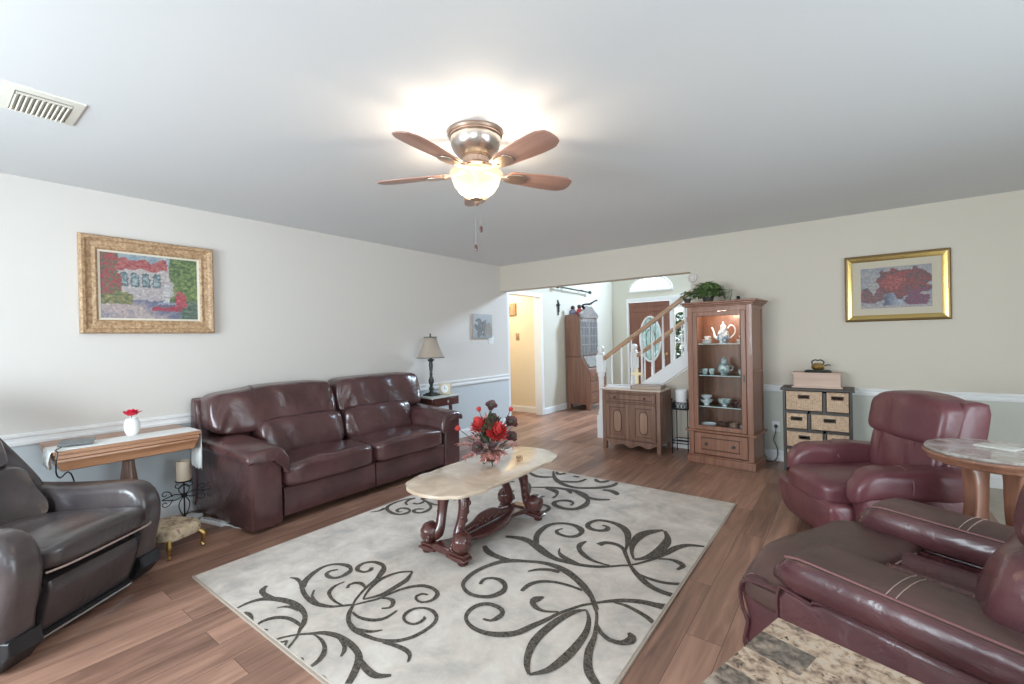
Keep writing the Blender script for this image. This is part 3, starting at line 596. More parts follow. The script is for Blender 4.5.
RUG_STROKES = """
-2456,925,12;-2462,989,22;-2441,1050,31;-2380,1095,38;-2288,1125,37;-2198,1127,33;-2119,1110,22;-2064,1073,27;-2031,1038,17;-1997,1007,12;-1963,960,14;-1940,915,18
-2551,1129,19;-2528,1096,32;-2488,1082,28;-2433,1083,33;-2382,1096,19
-2293,1061,9;-2275,1088,17;-2229,1110,25;-2180,1117,25
-2386,924,12;-2381,949,28;-2341,955,21;-2307,944,23;-2288,923,19
-2226,921,13;-2242,969,22;-2223,1014,27;-2176,1047,24;-2115,1058,20;-2060,1057,15
-2171,919,13;-2171,940,23;-2152,953,10
-2053,914,14;-2050,952,17;-2029,987,14;-2005,1018,14;-1964,1054,18;-1925,1088,26;-1869,1111,30;-1812,1119,28;-1741,1116,30;-1669,1100,28;-1632,1074,33;-1593,1031,33;-1558,979,29
-1948,1059,7;-1888,1059,15;-1830,1042,18;-1786,1007,26;-1767,963,21;-1770,909,9
-1861,1114,12;-1808,1109,20;-1763,1095,19;-1733,1072,19;-1717,1048,9
-2027,915,11;-2020,937,14;-2004,968,14
-2004,968,12;-1984,945,14;-1965,914,16
-1848,947,16;-1830,929,18;-1823,911,11
-1717,908,13;-1705,929,19;-1670,939,19;-1623,933,16
-1663,1088,21;-1565,1067,30;-1503,1068,30;-1458,1104,14
-2528,1244,10;-2492,1259,21;-2445,1255,21;-2391,1239,23;-2328,1213,24;-2259,1196,25;-2187,1191,30;-2126,1203,28;-2074,1227,21;-2038,1261,19;-2003,1296,16
-2366,1230,34;-2414,1267,38;-2454,1323,36;-2482,1392,29;-2479,1446,23;-2441,1488,26;-2382,1508,33;-2329,1498,20;-2303,1466,36;-2298,1417,28;-2317,1384,24;-2358,1375,27;-2397,1387,23;-2405,1419,22;-2383,1450,15
-2293,1255,9;-2256,1222,12;-2202,1204,18;-2162,1200,16
-2233,1396,10;-2238,1344,19;-2212,1294,23;-2164,1270,17;-2100,1259,15;-2040,1262,11
-2162,1367,19;-2184,1394,21;-2177,1420,26;-2148,1437,26;-2109,1433,18;-2084,1422,9
-2003,1296,10;-2028,1325,14;-2064,1388,16;-2093,1454,20;-2110,1513,26;-2149,1582,39;-2190,1623,24;-2245,1633,32;-2297,1619,26;-2325,1578,26;-2313,1533,29;-2276,1510,24;-2230,1522,21;-2222,1555,30;-2242,1578,20
-2002,1354,11;-2033,1393,14;-2073,1467,22;-2089,1546,26;-2066,1629,20;-2009,1682,17
-2002,1354,14;-1979,1390,20;-1957,1446,28;-1957,1522,35;-1963,1596,34;-1983,1639,21;-2006,1680,10
-2000,1293,14;-1970,1349,17;-1943,1399,19;-1931,1464,20;-1914,1526,23;-1884,1580,27;-1843,1616,29;-1787,1627,25;-1736,1615,22;-1710,1585,27;-1707,1543,21;-1734,1508,18;-1775,1508,14;-1799,1531,19;-1792,1560,19;-1759,1570,13
-1948,1403,11;-1911,1429,18;-1870,1434,24;-1846,1420,23;-1831,1386,20;-1859,1359,10
-1998,1292,15;-1959,1246,23;-1900,1204,21;-1825,1185,27;-1751,1188,22;-1678,1203,21;-1622,1231,26;-1587,1267,22;-1564,1313,23;-1555,1374,21;-1560,1429,21;-1584,1466,18;-1633,1488,21;-1685,1483,17;-1723,1451,18;-1729,1406,23;-1709,1372,14;-1671,1358,15;-1632,1368,18;-1619,1401,20;-1623,1427,18;-1637,1435,10
-1952,1258,13;-1901,1251,16;-1846,1262,22;-1801,1287,24;-1778,1327,21;-1782,1391,12
-1830,1188,21;-1793,1201,21;-1746,1222,19;-1718,1257,9
-1646,1207,16;-1580,1225,23;-1522,1231,23;-1484,1219,16;-1461,1189,9
-2975,2095,15;-2941,2145,25;-2950,2212,40
-2924,2496,23;-2961,2439,23;-2980,2346,27;-2962,2250,32;-2904,2199,28;-2810,2177,35;-2746,2192,29;-2723,2240,38;-2743,2286,18;-2795,2301,34;-2840,2280,31;-2836,2236,28;-2791,2217,23;-2774,2237,15
-2851,2353,16;-2904,2380,23;-2933,2441,32;-2924,2496,34
-2846,2409,26;-2804,2415,32;-2792,2455,35;-2820,2499,17;-2872,2514,33
-2835,2506,23;-2734,2477,30;-2655,2423,23;-2627,2355,37;-2642,2297,29;-2689,2286,30;-2724,2310,31;-2712,2347,30;-2674,2367,20
-2872,2514,57;-2806,2557,22;-2684,2573,21
-2798,2498,20;-2671,2482,25;-2607,2524,21
-1846,2341,31;-1790,2363,44;-1729,2378,54;-1663,2366,52;-1584,2333,61;-1504,2294,56;-1415,2267,44;-1337,2271,34;-1251,2289,34;-1174,2321,30;-1113,2365,23;-1063,2414,20;-1023,2445,20;-979,2512,20;-939,2592,26;-904,2697,43;-871,2812,48;-820,2885,38;-733,2920,25
-1620,2370,37;-1673,2450,41;-1705,2552,44;-1704,2663,38;-1649,2731,35;-1567,2752,39;-1494,2723,49;-1456,2664,33;-1469,2596,39;-1519,2567,31;-1586,2576,32;-1614,2613,22;-1596,2660,18
-1463,2399,7;-1439,2350,17;-1393,2315,38;-1334,2300,33;-1270,2288,23
-1372,2576,15;-1383,2519,37;-1362,2461,30;-1304,2408,38;-1228,2373,27;-1151,2370,17;-1118,2376,14
-1876,2159,26;-1826,2121,43;-1759,2097,46;-1687,2092,44;-1634,2095,41
-988,1951,19;-1046,2019,25;-1112,2077,40;-1194,2133,43;-1282,2175,49;-1370,2193,45;-1462,2181,34;-1541,2144,31;-1609,2106,42;-1659,2057,42;-1697,1968,33;-1711,1870,32;-1694,1779,28;-1661,1732,20;-1593,1703,26;-1530,1712,28;-1481,1746,34;-1460,1804,39;-1476,1859,26;-1530,1893,33;-1587,1887,24;-1618,1849,23;-1601,1802,20
-1466,2054,13;-1432,2104,26;-1376,2139,32;-1316,2151,31
-1381,1874,21;-1383,1946,29;-1349,2008,29;-1280,2047,23;-1198,2060,22;-1124,2058,19
-1257,1895,13;-1277,1858,51;-1275,1822,33;-1236,1797,28;-1186,1798,18;-1132,1831,14
-1026,1988,17;-1065,1941,19;-1096,1880,20;-1125,1818,21;-1146,1748,27;-1175,1670,34;-1203,1594,37;-1254,1543,38;-1321,1511,29;-1397,1508,23;-1460,1536,18;-1490,1591,26;-1485,1649,29;-1451,1687,29;-1392,1695,28;-1349,1675,24;-1342,1632,31;-1355,1593,20;-1394,1582,13
-1030,1919,14;-1065,1881,27;-1093,1806,36;-1109,1703,41;-1109,1595,41;-1085,1511,32;-1052,1453,25;-1018,1419,12
-1030,1919,9;-988,1865,20;-955,1774,30;-946,1664,39;-951,1564,42;-967,1488,32;-994,1445,21;-1018,1419,12
-1048,2010,16;-1016,1972,17;-979,1926,15;-946,1856,16;-911,1768,23;-891,1680,34;-861,1608,36;-830,1561,38;-785,1527,33;-737,1495,26
-942,1852,13;-899,1807,21;-846,1785,27;-798,1796,32;-773,1831,45;-778,1861,35;-799,1877,15
-1028,1986,15;-974,2046,25;-912,2097,33;-836,2135,39;-775,2147,43;-731,2156,55
-946,2053,13;-889,2061,22;-817,2046,25;-767,2027,28;-732,2005,25
-1024,2444,18;-1090,2543,26;-1138,2613,29;-1200,2643,37;-1262,2626,42;-1283,2574,46
-1114,2595,14;-1150,2714,31;-1202,2836,49;-1276,2913,53;-1366,2942,41;-1458,2921,37;-1487,2831,35;-1449,2768,42;-1381,2765,38;-1340,2804,44;-1352,2853,29;-1395,2862,24
-1030,2519,15;-1076,2598,22;-1113,2714,45;-1118,2852,66;-1082,2944,59;-1022,3013,24
-1030,2519,25;-984,2572,37;-952,2682,56;-944,2818,61;-962,2918,39;-1010,3007,21
-918,2607,15;-859,2636,26;-807,2631,42;-774,2602,34;-789,2543,19
-1023,2441,19;-949,2366,35;-869,2305,38;-798,2279,36;-731,2277,41
-948,2376,16;-874,2363,25;-798,2371,27;-728,2405,27
-2360,3779,15;-2269,3640,34;-2175,3542,55;-2055,3471,54;-1930,3458,46;-1820,3521,46;-1742,3590,54;-1689,3686,45;-1690,3782,28
-2141,3539,34;-2052,3571,51;-1990,3622,41;-1970,3727,25
-1902,3771,28;-1846,3716,49;-1798,3737,50;-1777,3800,33
-2116,3739,36;-2052,3737,36
-2323,3774,20;-2261,3711,47;-2221,3782,38
-1714,3531,30;-1641,3548,59;-1575,3505,53;-1561,3472,14
-2262,3251,23;-2138,3332,39;-2011,3369,53;-1900,3378,58;-1790,3329,73;-1705,3243,34;-1672,3130,55;-1693,3026,47;-1771,2984,47;-1871,3006,43;-1904,3060,38;-1877,3117,39;-1819,3147,45;-1767,3113,20;-1764,3062,26
-2016,3379,30;-1960,3370,53;-1894,3304,20
-1731,3294,54;-1654,3297,47;-1563,3349,27
-2144,3295,30;-2051,3289,61;-1982,3224,24;-1964,3124,26
-2005,2928,19;-1942,2958,37;-1881,2936,31;-1858,2869,35;-1875,2834,23
-2560,3622,26;-2424,3550,53;-2329,3558,54;-2243,3629,27
-2436,3373,28;-2319,3299,28;-2214,3159,16;-2178,3074,17
-2411,3074,23;-2325,3086,29
-2541,3253,26;-2479,3294,34
-2071,3069,27;-2045,3128,20
"""

# ------------------------------------------------------------------ rug
RX0, RX1, RY0, RY1 = -3.02, -0.72, 0.93, 3.815
def rug():
    b = B()
    # bound edge, pile body, then the dark scrolls woven into it
    b.mat(2).box(RX0, RX1, RY0, RY1, 0.0, 0.009)
    b.mat(0).box(RX0+0.012, RX1-0.012, RY0+0.012, RY1-0.012, 0.0, 0.012)
    b.mat(1)
    def clampx(x): return min(RX1-0.016, max(RX0+0.016, x))
    def clampy(y): return min(RY1-0.016, max(RY0+0.016, y))
    zs = 0.0132
    for line in RUG_STROKES.strip().split('\n'):
        zs += 0.00002
        P = [tuple(float(v)/1000 for v in q.split(',')) for q in line.split(';')]
        Q = crom([(x, y, 0, w_) for x, y, w_ in P], False, 0.02)
        prev = None; m = len(Q)
        for i in range(m):
            a, c = Q[max(0, i-1)], Q[min(m-1, i+1)]
            tx, ty = c[0]-a[0], c[1]-a[1]; L = math.hypot(tx, ty) or 1
            nx, ny = -ty/L, tx/L; w_ = max(0.006, Q[i][3])*0.5; x, y = Q[i][0], Q[i][1]
            v = [b.bm.verts.new((clampx(x+nx*w_), clampy(y+ny*w_), zs)), b.bm.verts.new((clampx(x-nx*w_), clampy(y-ny*w_), zs))]
            if prev: b.face([prev[0], prev[1], v[1], v[0]])
            prev = v
    o = b.make('area_rug', [RUGM, RUGD, RUGE], normals=False)
    return tag(o, 'cream area rug with dark brown scrollwork lying on the plank floor', 'rug')
rug()
RT = 0.0125

# ------------------------------------------------------------------ brown two-seat sofa on the left wall
def sofa():
    t = thing('reclining_sofa', 'dark brown leather two-seat reclining sofa against the left wall', 'sofa', (0, 0, 0))
    y0, y1, xb, xf_ = 1.375, 3.44, -4.20, -3.295
    ym = 2.39; yk = 2.41          # split of the seats, split of the backs
    B().slab([(xb, 0.05), (xf_-0.06, 0.05), (xf_-0.06, 0.30), (-3.9, 0.36), (-4.0, 0.62), (-4.08, 0.66), (xb, 0.66)], y0+0.05, y1-0.05, 0.02, sm=False).make('base_frame', SOFA_L, t)
    # rear shell that shows left of the back cushions
    B().slab([(-4.225, 0.10), (-4.14, 0.10), (-4.10, 0.5), (-4.09, 0.80), (-4.12, 0.885), (-4.17, 0.90), (-4.22, 0.87), (-4.23, 0.5)], y0-0.060, y1+0.03, 0.02).make('back_shell', SOFA_L, t)
    for s_ in (0, 1):
        m = (lambda v: v) if s_ == 0 else (lambda v: Vector((v.x, y0+y1-v.y, v.z)))
        arm = [(y0, 0.03), (y0+0.215, 0.03), (y0+0.215, 0.50), (y0+0.17, 0.575), (y0+0.01, 0.575), (y0-0.005, 0.50)]
        def fa(v, m=m):
            v = Vector(v)
            v.y -= 0.05*max(0, (-3.42-v.x)/0.7) if v.y < y0+0.1 else 0      # outer side flares to the rear
            return m(v)
        a = B().slab(arm, xb+0.02, xf_, 0.025, 'X', sm=False, crown=0.005, fn=fa).make('armrest', SOFA_L, t)
        pad = [(y0-0.025, 0.545), (y0-0.03, 0.595), (y0+0.02, 0.628), (y0+0.11, 0.640), (y0+0.20, 0.628), (y0+0.25, 0.575), (y0+0.268, 0.50), (y0+0.268, 0.445), (y0+0.245, 0.43), (y0+0.225, 0.445), (y0+0.212, 0.50), (y0+0.185, 0.545), (y0+0.14, 0.568), (y0+0.06, 0.565)]
        def fp(v, m=m):
            f = max(0.0, (v.x+3.60)/0.24)
            v = Vector((v.x, v.y-(0.055*max(0, (-3.42-v.x)/0.7) if v.y < y0+0.1 else 0), v.z-0.03*f*f))
            return m(v)
        B().slab(pad, -4.15, xf_+0.022, 0.028, 'X', crown=0.01, fn=fp).make('arm_pad', SOFA_L, a)
    for s_ in (0, 1):
        ya, yc = (y0+0.225, ym-0.005) if s_ == 0 else (ym+0.005, y1-0.225)
        B().slab([(ya, 0.065), (yc, 0.065), (yc, 0.275), (ya, 0.275)], xf_-0.09, xf_-0.008, 0.018, 'X', sm=False, crown=0.006).make('footrest_panel', SOFA_L, t)
        def fs(v, p):
            v = Vector(v); v.z += 0.012*math.cos(p.y*1.5)*max(0, p.z) - 0.03*max(0, -p.x)*max(0, p.z)
            v.z += 0.006*math.sin(v.y*17+v.x*9)*max(0, p.z)
            return v
        B().cush(-3.96, xf_+0.035, ya-0.005, yc, 0.265, 0.45, 7, 16, fn=fs).make('seat_cushion', SOFA_L, t)
        la, lc = (y0+0.28, yk-0.004) if s_ == 0 else (yk+0.004, y1-0.22)
        def fl(v, p):
            v = Vector(v); v.x += -0.20*(v.z-0.45)+0.008*math.sin(v.y*23+v.z*11)*max(0, p.x)+0.004*math.sin(v.y*61+v.z*23)*max(0, p.x); return v
        B().cush(-4.03, -3.72, la, lc, 0.40, 0.715, 5.5, 20, fn=fl).make('lumbar_cushion', SOFA_L, t)
        ba, bc = (y0-0.035, yk-0.003) if s_ == 0 else (yk+0.003, y1+0.025)
        def fb(v, p, s_=s_):
            v = Vector(v); v.x += -0.24*(v.z-0.62)+0.010*math.sin(v.y*19+v.z*9+1)*max(0, p.x)+0.005*math.sin(v.y*53-v.z*31)*max(0, p.x)
            e = (v.y-y0-0.30) if s_ == 0 else 0.3
            v.z += 0.030*(0.5+0.5*math.tanh(e*9))*max(0, p.z)
            return v
        c = B().cush(-4.13, -3.83, ba, bc, 0.615, 0.955, 5.5, 22, fn=fb).make('back_cushion', SOFA_L, t)
        yy = y0+0.30 if s_ == 0 else y1-0.24
        B().tube([(x, yy, z) for x, z in ((-4.03, 0.985), (-3.955, 0.97), (-3.912, 0.92), (-3.89, 0.85), (-3.865, 0.75), (-3.853, 0.68))], 0.004, 6, step=0.02).make('seam', SOFA_L, c)
    for y in (y0+0.1, y1-0.1):
        for x in (-4.0, -3.52): B().box(x-0.03, x+0.03, y-0.03, y+0.03, 0, 0.05).make('foot', BLACKP, t)
sofa()

# ------------------------------------------------------------------ console table, things on it
def console():
    zt = 0.72; x0, x1, y0, y1 = -4.215, -3.70, 0.475, 1.215
    t = thing('console_table', 'honey wood console table with carved cornice edge under a white lace runner', 'table', (0, 0, 0))
    b = B()
    prof = [(0.0, 0), (0.0, -0.018), (-0.010, -0.022), (-0.006, -0.042), (-0.014, -0.050), (-0.012, -0.062), (-0.022, -0.080), (-0.030, -0.105), (-0.032, -0.118), (-0.045, -0.125)]
    b.rings([[(x0+0.0, y0-d, zt+z), (x1+d, y0-d, zt+z), (x1+d, y1+d, zt+z), (x0, y1+d, zt+z)] for d, z in prof])
    b.make('table_top', HONEY, t, ang=25)
    cx, cy = -3.97, 0.87
    B().lathe([(0.075, 0.60), (0.07, 0.585), (0.040, 0.575), (0.045, 0.56), (0.030, 0.55), (0.034, 0.50), (0.044, 0.42), (0.048, 0.36), (0.036, 0.27), (0.030, 0.23), (0.045, 0.20), (0.045, 0.17)], (cx, cy, 0), 24, flute=0.08, fn=12).make('pedestal', SIDEW, t)
    for a in (0.3, 1.9, 3.5, 5.1):
        c, s_ = math.cos(a), math.sin(a)
        B().tube([(cx+c*r, cy+s_*r, z) for r, z in ((0.02, 0.20), (0.07, 0.20), (0.13, 0.13), (0.19, 0.05), (0.23, 0.028))], [0.03, 0.03, 0.026, 0.022, 0.028], 10, step=0.03).make('foot', SIDEW, t)
    b = B()   # runner: hangs over both ends
    R = []
    for (y, z) in ((y0-0.012, zt-0.10), (y0-0.016, zt-0.06), (y0-0.012, zt-0.01), (y0-0.006, zt+0.002), (y0+0.06, zt+0.003), (y1-0.06, zt+0.003), (y1+0.006, zt+0.002), (y1+0.012, zt-0.01), (y1+0.018, zt-0.13), (y1+0.016, zt-0.27)):
        R.append([(x0+0.26+(x1-0.025-x0-0.26)*i/14, y+(0.008*math.sin(i*1.7) if z < zt-0.05 else 0), z-(0.02*abs(math.sin(i*1.1)) if z < zt-0.15 else 0)) for i in range(15)])
    V = [[b.bm.verts.new(p) for p in r] for r in R]
    for i in range(len(V)-1):
        for j in range(14): b.face([V[i][j], V[i][j+1], V[i+1][j+1], V[i+1][j]])
    tag(b.make('lace_runner', LACE, solid=0.002), 'white lace runner lying over the honey wood console table, hanging at both ends', 'runner')
    # tablet on a folding stand with its cable
    tb = thing('tablet', 'grey tablet propped low at the left end of the console table', 'tablet', (-3.86, 0.60, zt+0.004), 1.25)
    B().slab([(-0.08, -0.05), (0.08, -0.05), (0.08, 0.05), (-0.08, 0.05)], 0.0, 0.012, 0.003, 'Z', sm=False).xf(T(0, 0, 0.014) @ Matrix.Rotation(0.16, 4, 'X')).make('body', plain('grey_device', (0.16, 0.17, 0.17), 0.35), tb)
    B().box(-0.07, 0.07, 0.02, 0.045, 0, 0.016).make('stand', BLACKP, tb)
    tag(B().tube([(-3.80, 0.52, zt+0.012), (-3.72, 0.485, zt+0.010), (-3.68, 0.49, zt+0.005), (-3.672, 0.482, zt-0.04), (-3.675, 0.480, zt-0.11), (-3.70, 0.50, 0.57), (-3.80, 0.56, 0.565), (-3.90, 0.62, 0.3), (-3.95, 0.66, 0.01), (-4.1, 0.60, 0.01)], 0.004, 6, step=0.03).make('charging_cable', BLACKP), 'thin black cable hanging from the tablet over the console table edge', 'cable')
    v = thing('bud_vase', 'small round white vase on the console table', 'vase', (-3.93, 0.885, zt+0.004))
    B().lathe([(0.0, 0.0), (0.026, 0.0), (0.030, 0.006), (0.042, 0.032), (0.046, 0.062), (0.042, 0.092), (0.032, 0.110), (0.033, 0.118), (0.029, 0.119), (0.027, 0.105), (0.0, 0.10)], n=28).make('body', CERAM, v)
    f = thing('red_rose', 'bright crimson flower standing in the small white vase', 'flower', (-3.93, 0.885, zt+0.128))
    b = B()
    for k in range(14):
        a = k*2.4; rr = 0.006+0.0017*k
        b.leaf((rr*math.cos(a), rr*math.sin(a), 0.012), (math.cos(a)*(0.15+0.055*k), math.sin(a)*(0.15+0.055*k), 1.0-0.02*k), (-math.cos(a), -math.sin(a), 0.3), 0.046, 0.05, 0.15)
    b.make('bloom', CRIM, f, normals=False)
    B().tube([(0, 0, -0.02), (0, 0, 0.02)], 0.003, 6).make('stem', LEAFG, f)
console()

# ------------------------------------------------------------------ candle stand, footstool, power strips
def scroll(b, pts, r=0.0035): b.tube(pts, r, 6, step=0.01)
def candle_stand():
    t = thing('candle_stand', 'black wrought iron cross-shaped scroll candle stand beside the sofa', 'candle holder', (-3.98, 1.19, 0))
    b = B(); zc = 0.215
    R = Matrix.Rotation(0.0, 4, 'Z')
    def P(y, z): return (0, y*1.05, z)
    b.tube([P(0, 0.0), P(0, 0.32)], 0.005, 8)
    for sg in (-1, 1):
        b.tube([P(0, zc), P(sg*0.03, zc+0.035), P(sg*0.025, zc+0.07), P(0, 0.30)], 0.0035, 6, step=0.01)
        b.tube([P(0, zc), P(sg*0.03, zc-0.05), P(sg*0.028, zc-0.10), P(0, zc-0.17)], 0.0035, 6, step=0.01)
        b.tube([P(0, zc), P(sg*0.05, zc+0.02), P(sg*0.09, zc+0.012), P(sg*0.13, zc)], 0.0035, 6, step=0.01)
        b.tube([P(0, zc), P(sg*0.05, zc-0.02), P(sg*0.09, zc-0.012), P(sg*0.13, zc)], 0.0035, 6, step=0.01)
        for u in (-1, 1):
            b.tube([P(sg*0.07, zc+u*0.01), P(sg*0.085, zc+u*0.045), P(sg*0.115, zc+u*0.055), P(sg*0.128, zc+u*0.035), P(sg*0.112, zc+u*0.022), P(sg*0.102, zc+u*0.034)], 0.0033, 6, step=0.008)
        b.tube([P(0, 0.30), P(sg*0.025, 0.275), P(sg*0.05, 0.285), P(sg*0.048, 0.305), P(sg*0.034, 0.30)], 0.0033, 6, step=0.008)
        b.tube([P(0, 0.02), P(sg*0.04, 0.035), P(sg*0.07, 0.0)], 0.004, 6, step=0.01)
    b.tube([(0, 0, 0.02), (0.04, 0, 0.035), (0.07, 0, 0.0)], 0.004, 6, step=0.01); b.tube([(0, 0, 0.02), (-0.04, 0, 0.035), (-0.07, 0, 0.0)], 0.004, 6, step=0.01)
    b.ell((0, 0, zc), (0.012, 0.02, 0.02), 8)
    b.make('scroll_frame', IRON, t)
    B().lathe([(0.0, 0.318), (0.05, 0.318), (0.054, 0.328), (0.050, 0.329), (0.0, 0.324)], n=20).make('drip_plate', IRON, t)
    c = thing('pillar_candle', 'beige pillar candle with a slanted worn top on the iron cross stand', 'candle', (-3.98, 1.19, 0.326))
    B().lathe([(0, 0), (0.044, 0), (0.046, 0.01), (0.045, 0.13), (0.041, 0.146), (0.034, 0.132), (0, 0.12)], n=22).xf(Matrix.Shear('XY', 4, (0, 0)) if False else Matrix.Identity(4)).make('wax', WAX, c)
    B().tube([(0, 0, 0.11), (0.002, 0, 0.14)], 0.0015, 5).make('wick', IRON, c)
candle_stand()
def footstool():
    t = thing('footstool', 'small footstool with floral upholstery and gilt cabriole feet by the console table', 'footstool', (-3.535, 0.975, 0), 0.35)
    B().cush(-0.155, 0.155, -0.125, 0.125, 0.095, 0.19, 4, 14).make('cushion', FLORAL, t)
    for sx in (-1, 1):
        for sy in (-1, 1):
            B().tube([(sx*0.125, sy*0.10, 0.11), (sx*0.145, sy*0.115, 0.085), (sx*0.142, sy*0.113, 0.055), (sx*0.132, sy*0.105, 0.03), (sx*0.142, sy*0.113, 0.012)], [0.018, 0.017, 0.011, 0.008, 0.012], 8, step=0.01).make('leg', BRASS, t)
footstool()
ps = thing('power_strip', 'white power strip on the floor beside the brown sofa', 'power strip', (-3.80, 1.315, 0), 0.25)
B().slab([(-0.12, -0.024), (0.12, -0.024), (0.12, 0.024), (-0.12, 0.024)], 0, 0.028, 0.006, 'Z', sm=False).make('body', TRIM, ps)
b = B()
for i in range(5): b.box(-0.10+i*0.038, -0.08+i*0.038, -0.012, 0.012, 0.028, 0.029)
b.make('sockets', plain('socket_grey', (0.35, 0.35, 0.36), 0.5), ps)
B().tube([(0.12, 0, 0.01), (0.17, 0.012, 0.006), (0.24, 0.0, 0.006), (0.30, 0.01, 0.006)], 0.006, 8, step=0.02).make('cord', TRIM, ps)
ad = thing('power_adapter', 'white power adapter on the floor against the wall behind the sofa corner', 'adapter', (-4.06, 1.275, 0), 0.5)
B().slab([(-0.05, -0.028), (0.05, -0.028), (0.05, 0.028), (-0.05, 0.028)], 0, 0.03, 0.007, 'Z', sm=False).make('body', TRIM, ad)
B().tube([(0.05, 0, 0.012), (0.09, -0.01, 0.005), (0.14, 0.0, 0.005)], 0.004, 6, step=0.02).make('cord', TRIM, ad)

# ------------------------------------------------------------------ charcoal massage chair, front left
def massage_chair():
    t = thing('recliner_chair', 'charcoal brown leather lounge recliner with sculpted arms at the left edge of the room', 'recliner', (-2.99, 0.50, 0), 0.62)
    # local: +x forward, y lateral (negative = towards the camera)
    def armpiece(sy):
        def f(v): return Vector((v.x+(0.05 if sy < 0 else -0.03), sy*(v.y-(0.055 if sy < 0 else 0.0)), v.z*(1.03 if sy < 0 else 1)))
        out = [(-0.06, 0.10), (-0.005, 0.20), (0.03, 0.36), (0.02, 0.46), (-0.03, 0.53), (-0.13, 0.555), (-0.40, 0.545), (-0.60, 0.545), (-0.70, 0.535), (-0.74, 0.40), (-0.70, 0.14), (-0.45, 0.09)]
        a = B().slab(out, 0.315, 0.465, 0.05, 'Y', step=0.04, crown=0.010, n=6, fn=f).make('armrest', CHO_L, t)
        inner = [(-0.09, 0.17), (-0.05, 0.30), (-0.09, 0.43), (-0.22, 0.47), (-0.62, 0.46), (-0.66, 0.30), (-0.60, 0.17)]
        B().slab(inner, 0.452, 0.488, 0.022, 'Y', step=0.04, crown=0.006, fn=f).make('side_panel', CHO_L, a)
        B().tube([f(Vector(p)) for p in ((-0.085, 0.463, 0.14), (-0.05, 0.467, 0.24), (-0.03, 0.468, 0.36), (-0.06, 0.467, 0.46), (-0.13, 0.465, 0.505), (-0.4, 0.464, 0.50))], 0.003, 6, step=0.03).make('stitching', STITCH, a)
        base = [(-0.05, 0.012), (0.01, 0.08), (0.0, 0.14), (-0.75, 0.14), (-0.78, 0.06), (-0.70, 0.012)]
        B().slab(base, 0.32, 0.455, 0.015, 'Y', sm=False, fn=f).make('plinth', BLACKP, a)
    armpiece(1); armpiece(-1)
    def fseat(v, p):
        v = Vector(v)
        v.z += 0.06*(v.x+0.3)-0.02*p.y*p.y*max(0, p.z)+0.008*math.sin(v.x*26)*max(0, p.z)*(1-p.y*p.y)
        return v
    s_ = B().cush(-0.70, 0.085, -0.27, 0.325, 0.315, 0.455, 5, 18, fn=fseat).make('seat_cushion', CHO_L, t)
    B().tube([(0.05, -0.25, 0.352), (0.075, -0.20, 0.355), (0.087, -0.1, 0.357), (0.087, 0.1, 0.357), (0.077, 0.25, 0.355), (0.05, 0.30, 0.352)], 0.005, 6, step=0.03).make('piping', STITCH, s_)
    # footrest panel hanging below, tapered in side view
    out = [(-0.14, 0.07), (-0.055, 0.05), (-0.015, 0.11), (0.028, 0.25), (0.018, 0.292), (-0.10, 0.30), (-0.16, 0.23)]
    fr = B().slab(out, -0.21, 0.25, 0.02, 'Y', step=0.03, crown=0.0).make('footrest', CHO_L, t)
    B().slab([(-0.09, 0.028), (-0.035, 0.028), (-0.028, 0.05), (-0.05, 0.062), (-0.10, 0.06)], -0.215, 0.265, 0.006, 'Y', sm=False).make('kick_bar', BLACKP, fr)
    B().box(-0.036, -0.028, -0.21, 0.26, 0.030, 0.038).make('bar_trim', NICKEL, fr)
    for y in (-0.235, 0.278):
        B().slab([(-0.16, 0.05), (-0.07, 0.05), (-0.02, 0.20), (0.0, 0.28), (-0.08, 0.30), (-0.16, 0.27)], y-0.02, y+0.02, 0.008, 'Y', step=0.03).make('footrest_cheek', BLACKP, fr)
    # back: lower pad flares into wings, tall upper pad
    def bk(z): return -0.58-0.66*(z-0.40)
    def backpad(z0, z1, w_, dx, k, name, y_mul=1.0):
        def f(v, p):
            v = Vector(v); v.x += bk(v.z)+0.05*p.y*p.y*max(0, p.x)+0.006*math.sin(v.z*38+v.y*6)*max(0, p.x); return v
        return B().cush(-0.13+dx, 0.06+dx, -w_, w_, z0, z1, k, 16, fn=f).make(name, CHO_L, t)
    backpad(0.40, 0.70, 0.32, 0.02, 5, 'lumbar_cushion')
    backpad(0.66, 1.10, 0.29, 0.02, 4.5, 'back_cushion')
    R = []
    sh = [(0.38, 0.35), (0.50, 0.40), (0.60, 0.40), (0.75, 0.36), (0.95, 0.31), (1.08, 0.27), (1.14, 0.18)]
    for z, w_ in sh:
        x = bk(z)
        R.append([(x+0.03, -w_, z), (x+0.04, -w_*0.93, z), (x-0.04, -w_*0.85, z), (x-0.04, w_*0.85, z), (x+0.04, w_*0.93, z), (x+0.03, w_, z), (x-0.06, w_*0.98, z), (x-0.14, w_*0.8, z), (x-0.16, 0, z), (x-0.14, -w_*0.8, z), (x-0.06, -w_*0.98, z)])
    o = B().rings(R).make('back_shell', CHO_L, t); q = o.modifiers.new('round', 'SUBSURF'); q.levels = 2; q.render_levels = 2
    b = B().box(-0.70, -0.12, -0.24, 0.29, 0.05, 0.34); b.make('base_frame', BLACKP, t, bevel=0.02)
massage_chair()

